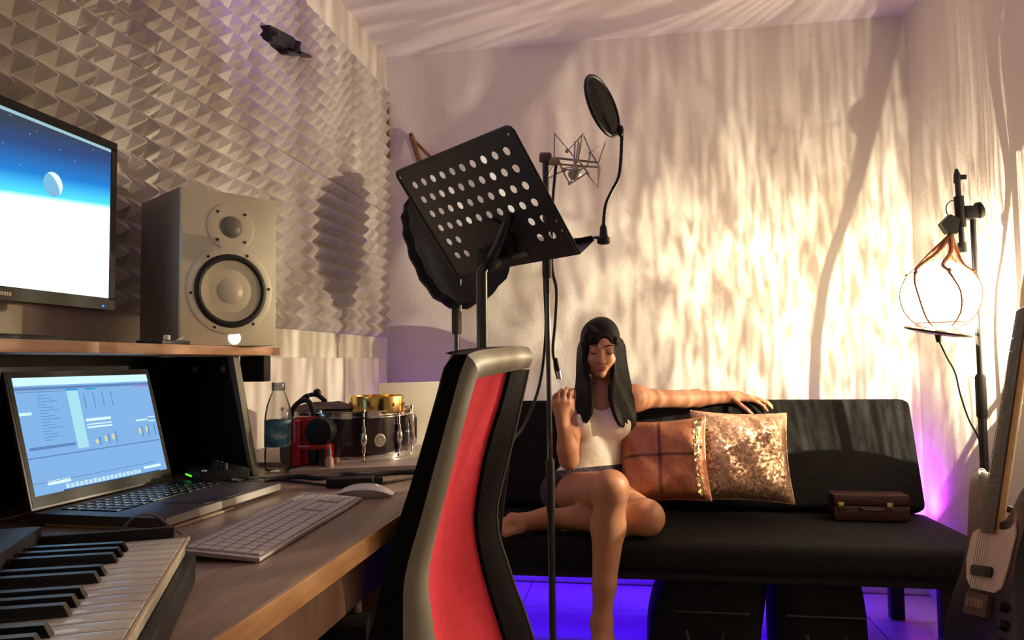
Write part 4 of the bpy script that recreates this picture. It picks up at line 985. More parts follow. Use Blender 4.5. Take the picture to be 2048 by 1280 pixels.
# ================================================================ small red case on the sofa
a0 = at(1658, 1032, z=.398); a1 = at(1805, 1034, z=.398); CWD = (a1-a0).length; yc = 2.965
t = thing('small_case', 'small dark red case with two gold latches lying on the sofa seat', 'case', ((a0.x+a1.x)/2, yc, .397))
x0, x1 = a0.x, a1.x
build('case_bottom', MB().box((x0, yc-.05, .398), (x1, yc+.045, .452), bev=.006), M['case'], t)
build('case_lid', MB().box((x0, yc-.05, .4545), (x1, yc+.045, .492), bev=.006), M['case'], t)
for px in (1681, 1779):
    q = at(px, 998, y=yc-.052); lt = build('latch', MB().box((q.x-.010, yc-.056, .440), (q.x+.010, yc-.049, .466), bev=.0015), M['gold'], t)
    build('latch_hook', MB().box((q.x-.005, yc-.059, .448), (q.x+.005, yc-.055, .458), bev=.001), M['brass'], lt)
build('carry_handle', MB().tube(curve_pts([((x0+x1)/2-.04, yc-.05, .445), ((x0+x1)/2-.03, yc-.066, .442), ((x0+x1)/2+.03, yc-.066, .442), ((x0+x1)/2+.04, yc-.05, .445)], 5), .004, 8), M['case'], t)
# ================================================================ glass float lamp hung in a rope net from a stand
GR = .108
t = thing('float_lamp', 'glowing round glass lamp in a rope net hanging from the stand', 'lamp', tuple(LAMP-Vector((0, 0, GR))))
def globe_mat():
    m = bpy.data.materials.new('rippled_glass'); m.use_nodes = True; nt = m.node_tree; nt.nodes.clear()
    N = nt.nodes.new; L = nt.links.new
    o = N('ShaderNodeOutputMaterial'); tr = N('ShaderNodeBsdfTransparent'); em = N('ShaderNodeEmission'); ad = N('ShaderNodeAddShader')
    tc = N('ShaderNodeTexCoord'); sp = N('ShaderNodeSeparateXYZ'); L(tc.outputs['Object'], sp.inputs[0])
    at2 = N('ShaderNodeMath'); at2.operation = 'ARCTAN2'; L(sp.outputs[1], at2.inputs[0]); L(sp.outputs[0], at2.inputs[1])
    # glass ripples: narrow in azimuth, long in height
    cb = N('ShaderNodeCombineXYZ'); L(at2.outputs[0], cb.inputs[0])
    zz = N('ShaderNodeMath'); zz.operation = 'MULTIPLY'; zz.inputs[1].default_value = 1/GR; L(sp.outputs[2], zz.inputs[0]); L(zz.outputs[0], cb.inputs[1])
    def noise(sx, sz, detail, dist, rough=.55):
        mp = N('ShaderNodeMapping'); mp.inputs['Scale'].default_value = (sx, sz, 1); L(cb.outputs[0], mp.inputs[0])
        n = N('ShaderNodeTexNoise'); n.inputs['Scale'].default_value = 1; n.inputs['Detail'].default_value = detail; n.inputs['Distortion'].default_value = dist; n.inputs['Roughness'].default_value = rough
        L(mp.outputs[0], n.inputs['Vector']); return n.outputs[0]
    r1 = N('ShaderNodeValToRGB'); L(noise(36, 5.6, 3, .45), r1.inputs[0])
    e = r1.color_ramp.elements; e[0].position = .40; e[0].color = (.20, .17, .135, 1); e[1].position = .64; e[1].color = (1, 1, 1, 1)
    r2 = N('ShaderNodeValToRGB'); L(noise(6, 1.6, 2, .5), r2.inputs[0])
    e = r2.color_ramp.elements; e[0].position = .36; e[0].color = (.42, .37, .32, 1); e[1].position = .58; e[1].color = (1, 1, 1, 1)
    mu = N('ShaderNodeMix'); mu.data_type = 'RGBA'; mu.blend_type = 'MULTIPLY'; mu.inputs[0].default_value = 1
    L(r1.outputs[0], mu.inputs[6]); L(r2.outputs[0], mu.inputs[7])
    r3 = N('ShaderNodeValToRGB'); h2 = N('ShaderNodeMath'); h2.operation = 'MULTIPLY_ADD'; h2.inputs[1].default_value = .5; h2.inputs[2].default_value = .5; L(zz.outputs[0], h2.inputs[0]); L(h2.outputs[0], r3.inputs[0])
    e = r3.color_ramp.elements; e[0].position = .58; e[0].color = (1, 1, 1, 1); e[1].position = .84; e[1].color = (.27, .26, .27, 1)      # shade put into the glass tint: darker upwards, dimming upper walls and ceiling
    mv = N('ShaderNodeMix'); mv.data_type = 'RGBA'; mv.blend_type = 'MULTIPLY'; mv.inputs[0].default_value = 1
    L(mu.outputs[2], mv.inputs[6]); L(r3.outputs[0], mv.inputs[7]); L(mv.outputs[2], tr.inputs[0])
    em.inputs[0].default_value = (1, .84, .62, 1); em.inputs[1].default_value = 6.0
    L(tr.outputs[0], ad.inputs[0]); L(em.outputs[0], ad.inputs[1]); L(ad.outputs[0], o.inputs[0]); return m
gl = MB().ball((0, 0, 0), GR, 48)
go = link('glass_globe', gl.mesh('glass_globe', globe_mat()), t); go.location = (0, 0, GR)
# rope net
def nylon():
    m = bpy.data.materials.new('clear_nylon_cord'); m.use_nodes = True; nt = m.node_tree; nt.nodes.clear()
    o = nt.nodes.new('ShaderNodeOutputMaterial'); mx2 = nt.nodes.new('ShaderNodeMixShader'); tr = nt.nodes.new('ShaderNodeBsdfTransparent'); d = nt.nodes.new('ShaderNodeBsdfDiffuse'); d.inputs[0].default_value = (.42, .24, .12, 1)
    mx2.inputs[0].default_value = .15; nt.links.new(tr.outputs[0], mx2.inputs[1]); nt.links.new(d.outputs[0], mx2.inputs[2]); nt.links.new(mx2.outputs[0], o.inputs[0]); return m
knot = at(1902, 470, y=2.5)
net = []
NR = 6; A0 = radians(101)
def gp(a, el, r=GR+.004): return LAMP+Vector((cos(el)*cos(a), cos(el)*sin(a), sin(el)))*r
for k in range(NR):
    a = A0+k*2*pi/NR
    pts = [gp(a-max(0, e+10)*.0065, radians(e)) for e in (-62, -45, -25, 0, 20, 38, 52)]+[gp(a, radians(58)).lerp(knot, .35), gp(a, radians(62)).lerp(knot, .8), knot]
    cp_ = curve_pts(pts, 4); build('net_rope', MB().tube(cp_, [.0028+.0065*max(0, (i-15)/(len(cp_)-15)) for i in range(len(cp_))], 8), M['rope'], t)
    build('net_knot', MB().ball(gp(a-.27, radians(36), GR+.006), (.007, .007, .007), 10), M['rope'], t)
build('net_ring', MB().tube([gp(2*pi*k/36, radians(36)+.05*sin(6*2*pi*k/36)) for k in range(36)], .0012, 8, closed=True), nylon(), t)
build('net_ring', MB().tube([gp(2*pi*k/36, radians(-52)) for k in range(36)], .0024, 8, closed=True), M['netrope'], t)
dc = at(1867, 648, y=2.47); dn = Vector((.16, -.10, 1)).normalized()
dc = LAMP+Vector((-.012, 0, -GR-.006))
build('base_disc', MB().lathe([(0, -.010), (.05, -.012), (.092, -.006), (.097, 0), (.092, .004), (.0, .002)], 40, dc, dn), mat('dark_bronze', (.05, .03, .018), .4, .6), t)
build('cord_gland', MB().tube([dc+Vector((0, 0, -.008)), dc+Vector((.002, 0, -.035))], [.010, .007], 12), M['black'], t)
pts = [dc+Vector((.002, 0, -.03)), at(1894, 715, y=2.47), at(1910, 745, y=2.47), at(1921, 790, y=2.47), at(1938, 840, y=2.48), at(1958, 880, y=2.50), at(1964, 940, y=2.53)]
build('lamp_cord', MB().tube(curve_pts(pts, 6), .0026, 8), M['cable'], t)
# lamp stand
pt, pbm = at(1945, 440, y=2.52), at(1970, 945, y=2.52)
px_, py_ = (pt.x+pbm.x)/2, 2.52
t = thing('lamp_stand', 'black boom microphone stand carrying the glowing globe lamp', 'lamp stand', (px_, py_, 0))
build('upper_pole', MB().tube([(px_, py_, pt.z+.03), (px_, py_, .93)], .0085, 12), M['blackmetal'], t)
build('grip_collar', MB().lathe([(.011, .80), (.0155, .81), (.0155, .93), (.011, .94)], 16, (px_, py_, 0)), M['rubber'], t)
build('lower_pole', MB().tube([(px_, py_, .93), (px_, py_, .06)], .0125, 14), M['blackmetal'], t)
q = at(1940, 420, y=2.51)
build('boom_clamp', MB().box(q+Vector((-.022, -.02, -.03)), q+Vector((.018, .02, .012)), bev=.006).lathe([(.012, 0), (.026, .012), (.026, .022), (.010, .03)], 16, q+Vector((.01, 0, -.006)), (1, 0, .25)), M['black'], t)
b0, b1 = at(1914, 350, y=2.50), at(1925, 500, y=2.50)
build('boom_rod', MB().tube([b0, b1], .0085, 10), M['blackmetal'], t)
build('boom_sleeve', MB().tube([at(1917, 393, y=2.5), at(1922, 455, y=2.5)], .0145, 12), M['black'], t)
build('end_grip', MB().tube([at(1923, 485, y=2.5), at(1925, 505, y=2.5)], .0125, 12), M['rubber'], t)
build('thread_tip', MB().tube([at(1912.5, 338, y=2.5), at(1914, 350, y=2.5), at(1914, 366, y=2.5)], [.004, .010, .010], 10), M['steel'] if False else M['blackmetal'], t)
build('wing_screw', MB().box(at(1918, 352, y=2.5)+Vector((0, -.006, -.012)), at(1932, 352, y=2.5)+Vector((0, .006, .004)), bev=.002), M['black'], t)
build('rope_clamp', MB().prism([(-.030, .006), (-.002, .034), (.026, .018), (.016, -.028), (-.012, -.026)], knot+Vector((-.002, -.014, .030)), (1, 0, 0), (0, 0, 1), -.03), M['black'], t)
build('wire_loop', MB().tube([at(1906+14*cos(a), 418+17*sin(a), y=2.495) for a in [radians(110+k*16) for k in range(12)]], .0018, 6), M['cable'], t)
for k in range(3):
    a = radians(150+k*120) if k != 2 else radians(255)
    build('leg', MB().tube([(px_, py_, .20), (px_+.03*cos(a), py_+.03*sin(a), .17), (px_+min(.26, .12 if cos(a) > .3 else .26)*cos(a), py_+.26*sin(a), .010)], .008, 8), M['blackmetal'], t)
for px, py in ((1958, 945), (1952, 968)):
    p = at(px, py, y=2.50); build('clutch_knob', MB().tube([(px_, py_-.008, p.z), p], .007, 8).ball(p, .010, 10), M['black'], t)

# ================================================================ electric guitar on a stand
B = at(1988, 1040, d=1.60); T = at(2049, 640, d=1.70)
gy = (T-B).normalized(); tocam = (CAM-B); tocam = (tocam-gy*tocam.dot(gy)).normalized()
ca, sa = cos(radians(65)), sin(radians(65)); side = tocam.cross(gy).normalized()
if side.dot(RT) > 0: side = -side          # image left
gn = tocam*ca+side*sa; gx = gy.cross(gn).normalized()
t = thing('electric_guitar', 'dark electric guitar with a cream pickguard standing at the right edge', 'guitar', tuple(B-gy*.36))
G4 = Matrix(((gx.x, gy.x, gn.x, B.x), (gx.y, gy.y, gn.y, B.y), (gx.z, gy.z, gn.z, B.z), (0, 0, 0, 1)))
out = [(.032, .0), (.045, .005), (.070, .030), (.095, .070), (.118, .082), (.137, .066), (.138, .025), (.122, -.03), (.112, -.08), (.120, -.13), (.145, -.19), (.158, -.24), (.150, -.295), (.115, -.335), (.06, -.352), (0, -.355),
       (-.06, -.352), (-.115, -.335), (-.150, -.290), (-.155, -.23), (-.138, -.17), (-.115, -.11), (-.110, -.05), (-.125, .02), (-.140, .08), (-.136, .112), (-.112, .120), (-.085, .09), (-.060, .04), (-.045, .01), (-.032, 0)]
def gprism(pts, z0, z1):
    k = len(pts); vs = [G4 @ Vector((a, b, z)) for z in (z0, z1) for a, b in pts]
    return MB().add(vs, [tuple(range(k))[::-1], tuple(range(k, 2*k))]+[(i, (i+1) % k, k+(i+1) % k, k+i) for i in range(k)])
oc = [(p.x, p.y) for p in curve_pts([(a, b, 0) for a, b in out], 3)]
bm_ = MB(); k = len(oc); lay = []
for s, z in ((.955, -.045), (1, -.038), (1, -.007), (.955, 0)): lay.append([G4 @ Vector((a*s, -.12+(b+.12)*s, z)) for a, b in oc])
bm_.grid(lay, closed=False); bm_.grid([[r[-1], r[0]] for r in lay]); bm_.f += [tuple(range(k)), tuple(3*k+i for i in range(k))]; bm_.mi += [0, 0]
build('body', bm_, M['guitarbody'], t, 50)
pg = [(.03, -.02), (.05, -.022), (.075, -.018), (.092, -.005), (.100, -.03), (.094, -.06), (.088, -.10), (.075, -.14), (.05, -.152), (-.05, -.150), (-.075, -.13), (-.088, -.09), (-.084, -.05), (-.078, -.03), (-.06, -.022), (-.045, -.02), (-.03, -.02)]
build('pickguard', gprism(pg, .0003, .003), M['pickguard'], t, 0)
for y in (-.112,): build('pickup', gprism([(a-.008, b+y) for a, b in rrect(.088, .022, .008)], .003, .008), M['black'], t)
br = build('bridge', gprism([(-.05, -.205), (.045, -.205), (.045, -.160), (-.05, -.160)], .0005, .010), M['woodbrown'], t)
for k2 in range(6): build('saddle', gprism([(-.034+k2*.012, -.190), (-.026+k2*.012, -.190), (-.026+k2*.012, -.172), (-.034+k2*.012, -.172)], .010, .0145), M['steel'], br)
for x, y in ((.095, -.175), (.105, -.21), (.11, -.245)): build('control_knob', MB().lathe([(.011, .0005), (.010, .014), (0, .015)], 16, G4 @ Vector((x, y, 0)), gn), M['black'], t)
NL = .49
nk = MB(); rows = []
for y, wd in ((-.03, .0280), (.10, .0270), (.30, .0240), (NL, .0212)):
    rows.append([G4 @ Vector(p) for p in ((-wd, y, .006), (-wd, y, -.004), (-wd*.6, y, -.014), (0, y, -.018), (wd*.6, y, -.014), (wd, y, -.004), (wd, y, .006))])
nk.grid(rows).grid([[r[-1], r[0]] for r in rows]); nk.f += [tuple(range(7)), tuple(21+i for i in range(7))]; nk.mi += [0, 0]
build('neck', nk, M['maple'], t, 60)
fb = build('fretboard', MB().add([G4 @ Vector(p) for z in (.006, .0105) for p in ((-.0278, -.03, z), (.0278, -.03, z), (.021, NL, z), (-.021, NL, z))], [(3, 2, 1, 0), (4, 5, 6, 7), (0, 1, 5, 4), (1, 2, 6, 5), (2, 3, 7, 6), (3, 0, 4, 7)]), M['rosewood'], t, 0)
for k2 in range(1, 22):
    y = NL-.648*(1-2**(-k2/12)); wd = .021+(.0278-.021)*(NL-y)/(NL+.03)
    if y > -.028: build('fret', MB().tube([G4 @ Vector((-wd, y, .0107)), G4 @ Vector((wd, y, .0107))], .0008, 6), M['greytweeter'], fb)
for k2 in range(6): build('string', MB().tube([G4 @ Vector((-.0165+k2*.0066, NL, .0125)), G4 @ Vector((-.026+k2*.0105, -.182, .016))], .0004+.00005*(5-k2), 5), M['greytweeter'], t)
build('headstock', gprism([(-.021, NL), (.021, NL), (.04, NL+.04), (.045, NL+.15), (.02, NL+.175), (-.03, NL+.16), (-.03, NL+.05)], -.010, .003), M['maple'], t)
for x, y in ((.148, .070), (-.138, .120)): build('strap_button', MB().ball(G4 @ Vector((x*.98, y, -.022)), .010, 10), M['chrome'], t)
build('jack_plate', gprism([(.118, -.27), (.135, -.25), (.14, -.28), (.125, -.30)], .0003, .004), M['chrome'], t)
# stand
gb = G4 @ Vector((0, -.355, -.02)); gm = G4 @ Vector((0, .03, -.075)); gf = Vector((gb.x+.06, gb.y+.02, 0))
t = thing('guitar_stand', 'black tube guitar stand behind the dark guitar', 'guitar stand', (gf.x, gf.y, 0))
bkp = [gm-gn*.02, G4 @ Vector((0, -.2, -.10)), G4 @ Vector((0, -.42, -.10))]
build('mast', MB().tube(bkp, .011, 10), M['blackmetal'], t)
build('neck_fork', MB().tube(curve_pts([G4 @ Vector((-.065, .045, -.03)), G4 @ Vector((-.065, .04, -.08)), gm-gn*.02, G4 @ Vector((.065, .04, -.08)), G4 @ Vector((.065, .045, -.03))], 4), .008, 8), M['rubber'], t)
lowp = G4 @ Vector((0, -.42, -.10))
for s in (-1, 1):
    build('cradle_arm', MB().tube([lowp, G4 @ Vector((s*.07, -.40, -.08)), G4 @ Vector((s*.08, -.385, -.01)), G4 @ Vector((s*.08, -.36, .015))], .009, 8), M['rubber'], t)
for s in ((-.16, -.10), (.14, -.16), (.08, .17)): build('leg', MB().tube([lowp, (lowp.x+s[0], lowp.y+s[1], .010)], .009, 8), M['blackmetal'], t)
# ================================================================ the woman on the sofa: one signed distance field per surface
class SDF:
    def __init__(s, lo, hi, h):
        s.lo = np.array(lo, float); s.h = h; s.n = np.ceil((np.array(hi)-s.lo)/h).astype(int)+1
        s.V = np.full(tuple(s.n), .2, np.float32)
    def region(s, a, b):
        i0 = np.clip(np.floor((np.array(a)-s.lo)/s.h).astype(int), 0, s.n); i1 = np.clip(np.ceil((np.array(b)-s.lo)/s.h).astype(int)+1, 0, s.n)
        sl = tuple(slice(p, q) for p, q in zip(i0, i1))
        ax = [(s.lo[k]+s.h*np.arange(i0[k], i1[k])).astype(np.float32) for k in range(3)]
        return sl, np.meshgrid(*ax, indexing='ij', sparse=True)
    def comb(s, sl, d, k, sub=False):
        v = s.V[sl]
        if sub: d = -d; hh = np.clip(.5-.5*(v-d)/k, 0, 1); s.V[sl] = v*(1-hh)+d*hh+k*hh*(1-hh)
        else: hh = np.clip(.5+.5*(d-v)/k, 0, 1); s.V[sl] = d*(1-hh)+v*hh-k*hh*(1-hh)
    def cone(s, a, b, r0, r1, k=.02, sub=False, flat=None):
        a = np.array(a, float); b = np.array(b, float); m = max(r0, r1)+.05
        sl, (X, Y, Z) = s.region(np.minimum(a, b)-m, np.maximum(a, b)+m)
        if s.V[sl].size == 0: return s
        ba = b-a; L = max(ba@ba, 1e-9)
        t = np.clip(((X-a[0])*ba[0]+(Y-a[1])*ba[1]+(Z-a[2])*ba[2])/L, 0, 1)
        d = np.sqrt((X-a[0]-ba[0]*t)**2+(Y-a[1]-ba[1]*t)**2+(Z-a[2]-ba[2]*t)**2)-(r0+(r1-r0)*t)
        s.comb(sl, d.astype(np.float32), k, sub); return s
    def ell(s, c, r, R=None, k=.02, sub=False):
        c = np.array(c, float); r = np.array(r, float); R = np.eye(3) if R is None else np.array(R); m = r.max()+.05
        sl, (X, Y, Z) = s.region(c-m, c+m)
        if s.V[sl].size == 0: return s
        x, y, z = X-c[0], Y-c[1], Z-c[2]
        q = [R[0][i]*x+R[1][i]*y+R[2][i]*z for i in range(3)]       # columns of R are the axes
        k0 = np.sqrt(sum((q[i]/r[i])**2 for i in range(3))); k1 = np.sqrt(sum((q[i]/r[i]**2)**2 for i in range(3)))
        s.comb(sl, (k0*(k0-1)/np.maximum(k1, 1e-6)).astype(np.float32), k, sub); return s
    def chain(s, P, r, k=.02):
        for i in range(len(P)-1): s.cone(P[i], P[i+1], r[i], r[i+1], k)
        return s
    def cut(s, p, n):
        """keep the side that n points to"""
        X, Y, Z = s.region(s.lo, s.lo+s.h*s.n)[1]
        n = np.array(n, float)/np.linalg.norm(n); d = -((X-p[0])*n[0]+(Y-p[1])*n[1]+(Z-p[2])*n[2]); d = d[:s.n[0], :s.n[1], :s.n[2]]
        s.V = np.maximum(s.V, d.astype(np.float32)); return s
    def mesh(s, name, m, smooth=1):
        V = s.V; neg = V < 0; n = V.shape
        c = np.zeros((n[0]-1, n[1]-1, n[2]-1), np.int8)
        for i in (0, 1):
            for j in (0, 1):
                for k in (0, 1): c += neg[i:n[0]-1+i, j:n[1]-1+j, k:n[2]-1+k]
        cells = np.argwhere((c > 0) & (c < 8)); idx = -np.ones(c.shape, np.int32); idx[tuple(cells.T)] = np.arange(len(cells))
        acc = np.zeros((len(cells), 3)); cnt = np.zeros(len(cells))
        cor = [(i, j, k) for i in (0, 1) for j in (0, 1) for k in (0, 1)]
        for a in cor:
            for ax in range(3):
                if a[ax]: continue
                b = list(a); b[ax] = 1
                va = V[tuple((cells+np.array(a)).T)]; vb = V[tuple((cells+np.array(b)).T)]
                cr = (va < 0) != (vb < 0); tt = np.where(cr, va/np.where(cr, va-vb, 1), 0)
                p = cells+np.array(a)+np.outer(tt, np.eye(3)[ax]); acc[cr] += p[cr]; cnt[cr] += 1
        P = s.lo+s.h*acc/cnt[:, None]
        F = []
        for ax in range(3):
            o1, o2 = [(1, 2), (2, 0), (0, 1)][ax]
            sl0 = [slice(1, -1)]*3; sl1 = [slice(1, -1)]*3; sl0[ax] = slice(0, -1); sl1[ax] = slice(1, None)
            cr = np.argwhere(neg[tuple(sl0)] != neg[tuple(sl1)])
            off = np.ones(3, int); off[ax] = 0; cr = cr+off
            d1 = np.eye(3, dtype=int)[o1]; d2 = np.eye(3, dtype=int)[o2]
            q = np.stack([idx[tuple((cr-d1-d2).T)], idx[tuple((cr-d2).T)], idx[tuple(cr.T)], idx[tuple((cr-d1).T)]], 1)
            fl = neg[tuple(cr.T)]; q[~fl] = q[~fl][:, ::-1]; F.append(q)
        F = np.concatenate(F)
        for _ in range(smooth):
            sm = np.zeros_like(P); ct = np.zeros(len(P))
            for k in range(4):
                a, b = F[:, k], F[:, (k+1) % 4]
                np.add.at(sm, a, P[b]); np.add.at(ct, a, 1); np.add.at(sm, b, P[a]); np.add.at(ct, b, 1)
            P = P*.5+.5*sm/np.maximum(ct, 1)[:, None]
        me = bpy.data.meshes.new(name); me.vertices.add(len(P)); me.vertices.foreach_set('co', P.ravel())
        me.loops.add(F.size); me.loops.foreach_set('vertex_index', F.ravel().astype(np.int32)); me.polygons.add(len(F))
        me.polygons.foreach_set('loop_start', np.arange(0, F.size, 4, dtype=np.int32)); me.update(calc_edges=True)
        me.polygons.foreach_set('use_smooth', np.ones(len(F), bool)); me.materials.append(m); return me

PB = Vector((-.17, 2.86, .395))
t = thing('person', 'woman with long black hair in a white tank top sitting on the sofa', 'person', tuple(PB))
def put(name, sd, m, sm=1):
    me = sd.mesh(name, m, sm); me.transform(Matrix.Translation(-PB)); return link(name, me, t)
# joints
pel = (-.185, 2.875, .500); waist = (-.150, 2.90, .620); chest = (-.118, 2.93, .755); nb = (-.115, 2.975, .868)
shL, elL, wrL = (.012, 2.985, .846), (.205, 3.115, .835), (.388, 3.185, .838)
shR, elR, wrR = (-.235, 2.965, .832), (-.232, 2.72, .640), (-.246, 2.665, .772)
hpR, knR, anR = (-.255, 2.86, .492), (-.075, 2.465, .580), (-.112, 2.43, .160)
hpL, knL, anL = (-.115, 2.86, .492), (.040, 2.565, .468), (-.300, 2.60, .452)
HC = np.array((-.117, 2.965, 1.045)); hf = np.array((.05, -.965, -.255)); hf /= np.linalg.norm(hf)
hr = np.cross(hf, (0.03, 0, 1)); hr /= np.linalg.norm(hr); hu = np.cross(hr, hf); HR = np.stack([hr, hf, hu], 1)
def hd(x, y, z): return HC+hr*x+hf*y+hu*z
def torso(s, g=0):
    s.ell(pel, (.150+g, .100+g, .095+g), k=.03)
    s.cone(pel, waist, .105+g, .086+g, .04); s.ell(waist, (.102+g, .078+g, .08+g), k=.04)
    s.ell(chest, (.118+g, .086+g, .115+g), k=.05)
    s.cone(shL, shR, .045+g, .045+g, .04)
    for dx in (-.055, .060): s.ell((chest[0]+dx, chest[1]-.070, chest[2]-.005), (.047+g, .042+g, .046+g), k=.025)
    return s
b = SDF((-.50, 2.22, -.01), (.66, 3.26, 1.19), .004)
torso(b)
for hp in (hpR, hpL): b.ell(hp, (.085, .09, .075), k=.03)
def lerp(a, c, q): return tuple(np.array(a)*(1-q)+np.array(c)*q)
for hp, kn, an in ((hpR, knR, anR), (hpL, knL, anL)):
    b.cone(hp, kn, .080, .055, .03); b.ell(kn, (.056, .056, .058), k=.02)
    cf = np.array(lerp(kn, an, .30)); 
    cf = cf+(np.array((0, .022, 0)) if hp is hpR else np.array((0, .005, -.012)))
    b.cone(kn, cf, .050, .055, .02); b.cone(cf, lerp(kn, an, .72), .055, .037, .02); b.cone(lerp(kn, an, .72), an, .037, .030, .02)
# feet: right hangs, toes down to the floor; left lies on the seat
def foot(an, heel, ball, toes, up):
    b.ell(heel, (.030, .034, .030), k=.02); b.cone(an, heel, .030, .028, .02); b.cone(an, ball, .030, .026, .025); b.cone(heel, ball, .026, .026, .02)
    base = np.array(ball); d = np.array(toes)-base; L = np.linalg.norm(d); d /= L; sd = np.cross(d, up); sd /= np.linalg.norm(sd)
    b.cone(base-sd*.026, base+sd*.026, .019, .017, .015)
    for i, (o, l, r) in enumerate(((-.032, 1.0, .0115), (-.014, 1.0, .009), (.001, .92, .0085), (.015, .82, .008), (.028, .70, .0075))):
        b.cone(base+sd*o*.9, base+sd*o+d*L*l, r+.002, r, .006)
foot(anR, (anR[0]+.004, anR[1]+.035, .105), (anR[0]-.012, anR[1]-.085, .038), (anR[0]-.020, anR[1]-.145, .012), (0, .35, 1))
foot(anL, (anL[0]-.030, anL[1]+.012, .440), (anL[0]-.105, anL[1]-.055, .445), (anL[0]-.150, anL[1]-.095, .436), (.3, -.45, .8))
# arms
for sh, el, wr in ((shL, elL, wrL), (shR, elR, wrR)):
    b.ell(sh, (.050, .048, .050), k=.03); b.cone(sh, el, .043, .034, .025); b.cone(el, lerp(el, wr, .3), .034, .035, .02); b.cone(lerp(el, wr, .3), wr, .035, .024, .02)
def finger(P, r, k=.004):
    for i in range(len(P)-1): b.cone(P[i], P[i+1], r*(1-.10*i), r*(1-.10*(i+1)), k)
def V3(*a): return np.array(a, float)
# left hand draped over the sofa top
w0 = V3(*wrL); kn0 = V3(.462, 3.168, .838)
b.cone(w0, w0+(kn0-w0)*.55, .023, .027, .015)
kns = [kn0+V3(.004, -.030, -.006), kn0+V3(.012, -.012, .0), kn0+V3(.010, .008, .001), kn0+V3(.0, .026, -.002)]
for q in kns: b.cone(w0+(kn0-w0)*.25, q, .019, .0125, .012)
tips = [[V3(.500, 3.118, .822), V3(.521, 3.100, .805), V3(.531, 3.090, .788)], [V3(.514, 3.134, .829), V3(.540, 3.117, .815), V3(.553, 3.107, .798)],
        [V3(.515, 3.160, .831), V3(.543, 3.146, .819), V3(.558, 3.138, .803)], [V3(.502, 3.184, .828), V3(.525, 3.178, .818), V3(.538, 3.173, .808)]]
for q, tp_, r in zip(kns, tips, (.0088, .0090, .0088, .0078)): finger([q]+tp_, r)
finger([w0+(kn0-w0)*.3+V3(0, -.02, -.004), V3(.432, 3.122, .812), V3(.458, 3.104, .790), V3(.478, 3.096, .770)], .0100)
# right hand raised, loosely curled beside the hair
w0 = V3(*wrR); kn0 = V3(-.252, 2.655, .848)
b.cone(w0, w0+(kn0-w0)*.6, .023, .026, .015)
kns = [kn0+V3(.030, -.012, .002), kn0+V3(.011, -.018, .006), kn0+V3(-.009, -.018, .004), kn0+V3(-.027, -.012, -.004)]
for q in kns: b.cone(w0+(kn0-w0)*.3, q, .018, .0120, .012)
for i, (q, l) in enumerate(zip(kns, (.92, 1.0, .95, .78))):
    finger([q, q+V3(.004, .006, .034)*l, q+V3(.010, .034, .044)*l, q+V3(.010, .046, .026)*l], (.0088, .0090, .0086, .0076)[i])
finger([w0+(kn0-w0)*.35+V3(.02, 0, 0), w0+V3(.034, -.010, .050), w0+V3(.034, -.004, .085), w0+V3(.022, .012, .105)], .0098)
# neck and head
b.cone(nb, hd(0, -.012, -.06), .046, .042, .03); b.cone((nb[0]-.07, nb[1], nb[2]-.025), (nb[0]+.07, nb[1], nb[2]-.025), .036, .036, .04)
b.ell(hd(0, -.012, .032), (.068, .084, .080), HR, .02); b.ell(hd(0, .030, -.018), (.055, .058, .082), HR, .02)
b.cone(hd(-.030, .030, -.070), hd(.030, .030, -.070), .026, .026, .02); b.ell(hd(0, .062, -.088), (.022, .020, .017), HR, .015)
for sx in (-1, 1):
    b.ell(hd(sx*.034, .056, -.030), (.021, .021, .020), HR, .015)
    b.ell(hd(sx*.031, .094, .010), (.019, .014, .013), HR, .010, True)
    b.ell(hd(sx*.031, .070, .009), (.0165, .0165, .0150), HR, .004)
    b.cone(hd(sx*.014, .083, .028), hd(sx*.046, .070, .030), .008, .006, .010)
    b.ell(hd(sx*.066, -.012, -.010), (.007, .015, .025), HR, .005)
b.cone(hd(0, .084, .014), hd(0, .103, -.026), .0075, .0105, .008); b.ell(hd(0, .104, -.028), (.0105, .0095, .0085), HR, .006)
for sx in (-1, 1): b.ell(hd(sx*.012, .092, -.031), (.007, .009, .0065), HR, .005)
b.ell(hd(0, .083, -.058), (.020, .011, .012), HR, .008)
put('body', b, M['skin'], 2)
# lips, brows, lashes
s = SDF(HC-.13, HC+.13, .0014)
s.ell(hd(0, .0905, -.0525), (.019, .0055, .0040), HR, .002).ell(hd(-.006, .0915, -.0505), (.008, .005, .0035), HR, .002).ell(hd(.006, .0915, -.0505), (.008, .005, .0035), HR, .002)
s.ell(hd(0, .0910, -.0605), (.0155, .0058, .0048), HR, .002)
put('lips', s, M['lip'], 1)
for sx in (-1, 1):
    put('eyebrow', SDF(HC-.13, HC+.13, .0014).chain([hd(sx*.014, .0915, .030), hd(sx*.028, .0895, .035), hd(sx*.047, .0745, .031)], [.0026, .0028, .0015], .002), M['brow'])
    put('eyelashes', SDF(HC-.13, HC+.13, .0012).chain([hd(sx*.0175, .0800, .004), hd(sx*.025, .0865, -.0005), hd(sx*.033, .0870, -.001), hd(sx*.044, .0790, .003)], [.0010, .0016, .0016, .0012], .001), M['brow'])
# tank top
s = SDF((-.36, 2.72, .44), (.12, 3.12, .93), .004); torso(s, .007)
s.cut((-.155, 2.86, .565), (-.12, .10, 1)); 
s.ell((-.115, 2.865, .905), (.066, .11, .098), k=.006, sub=True); s.ell((-.115, 3.0, .955), (.075, .12, .075), k=.006, sub=True)
for sx in (-1, 1): s.ell((-.115+sx*.165, 2.955, .865), (.066, .14, .098), k=.006, sub=True)
put('tank_top', s, M['tank'], 2)
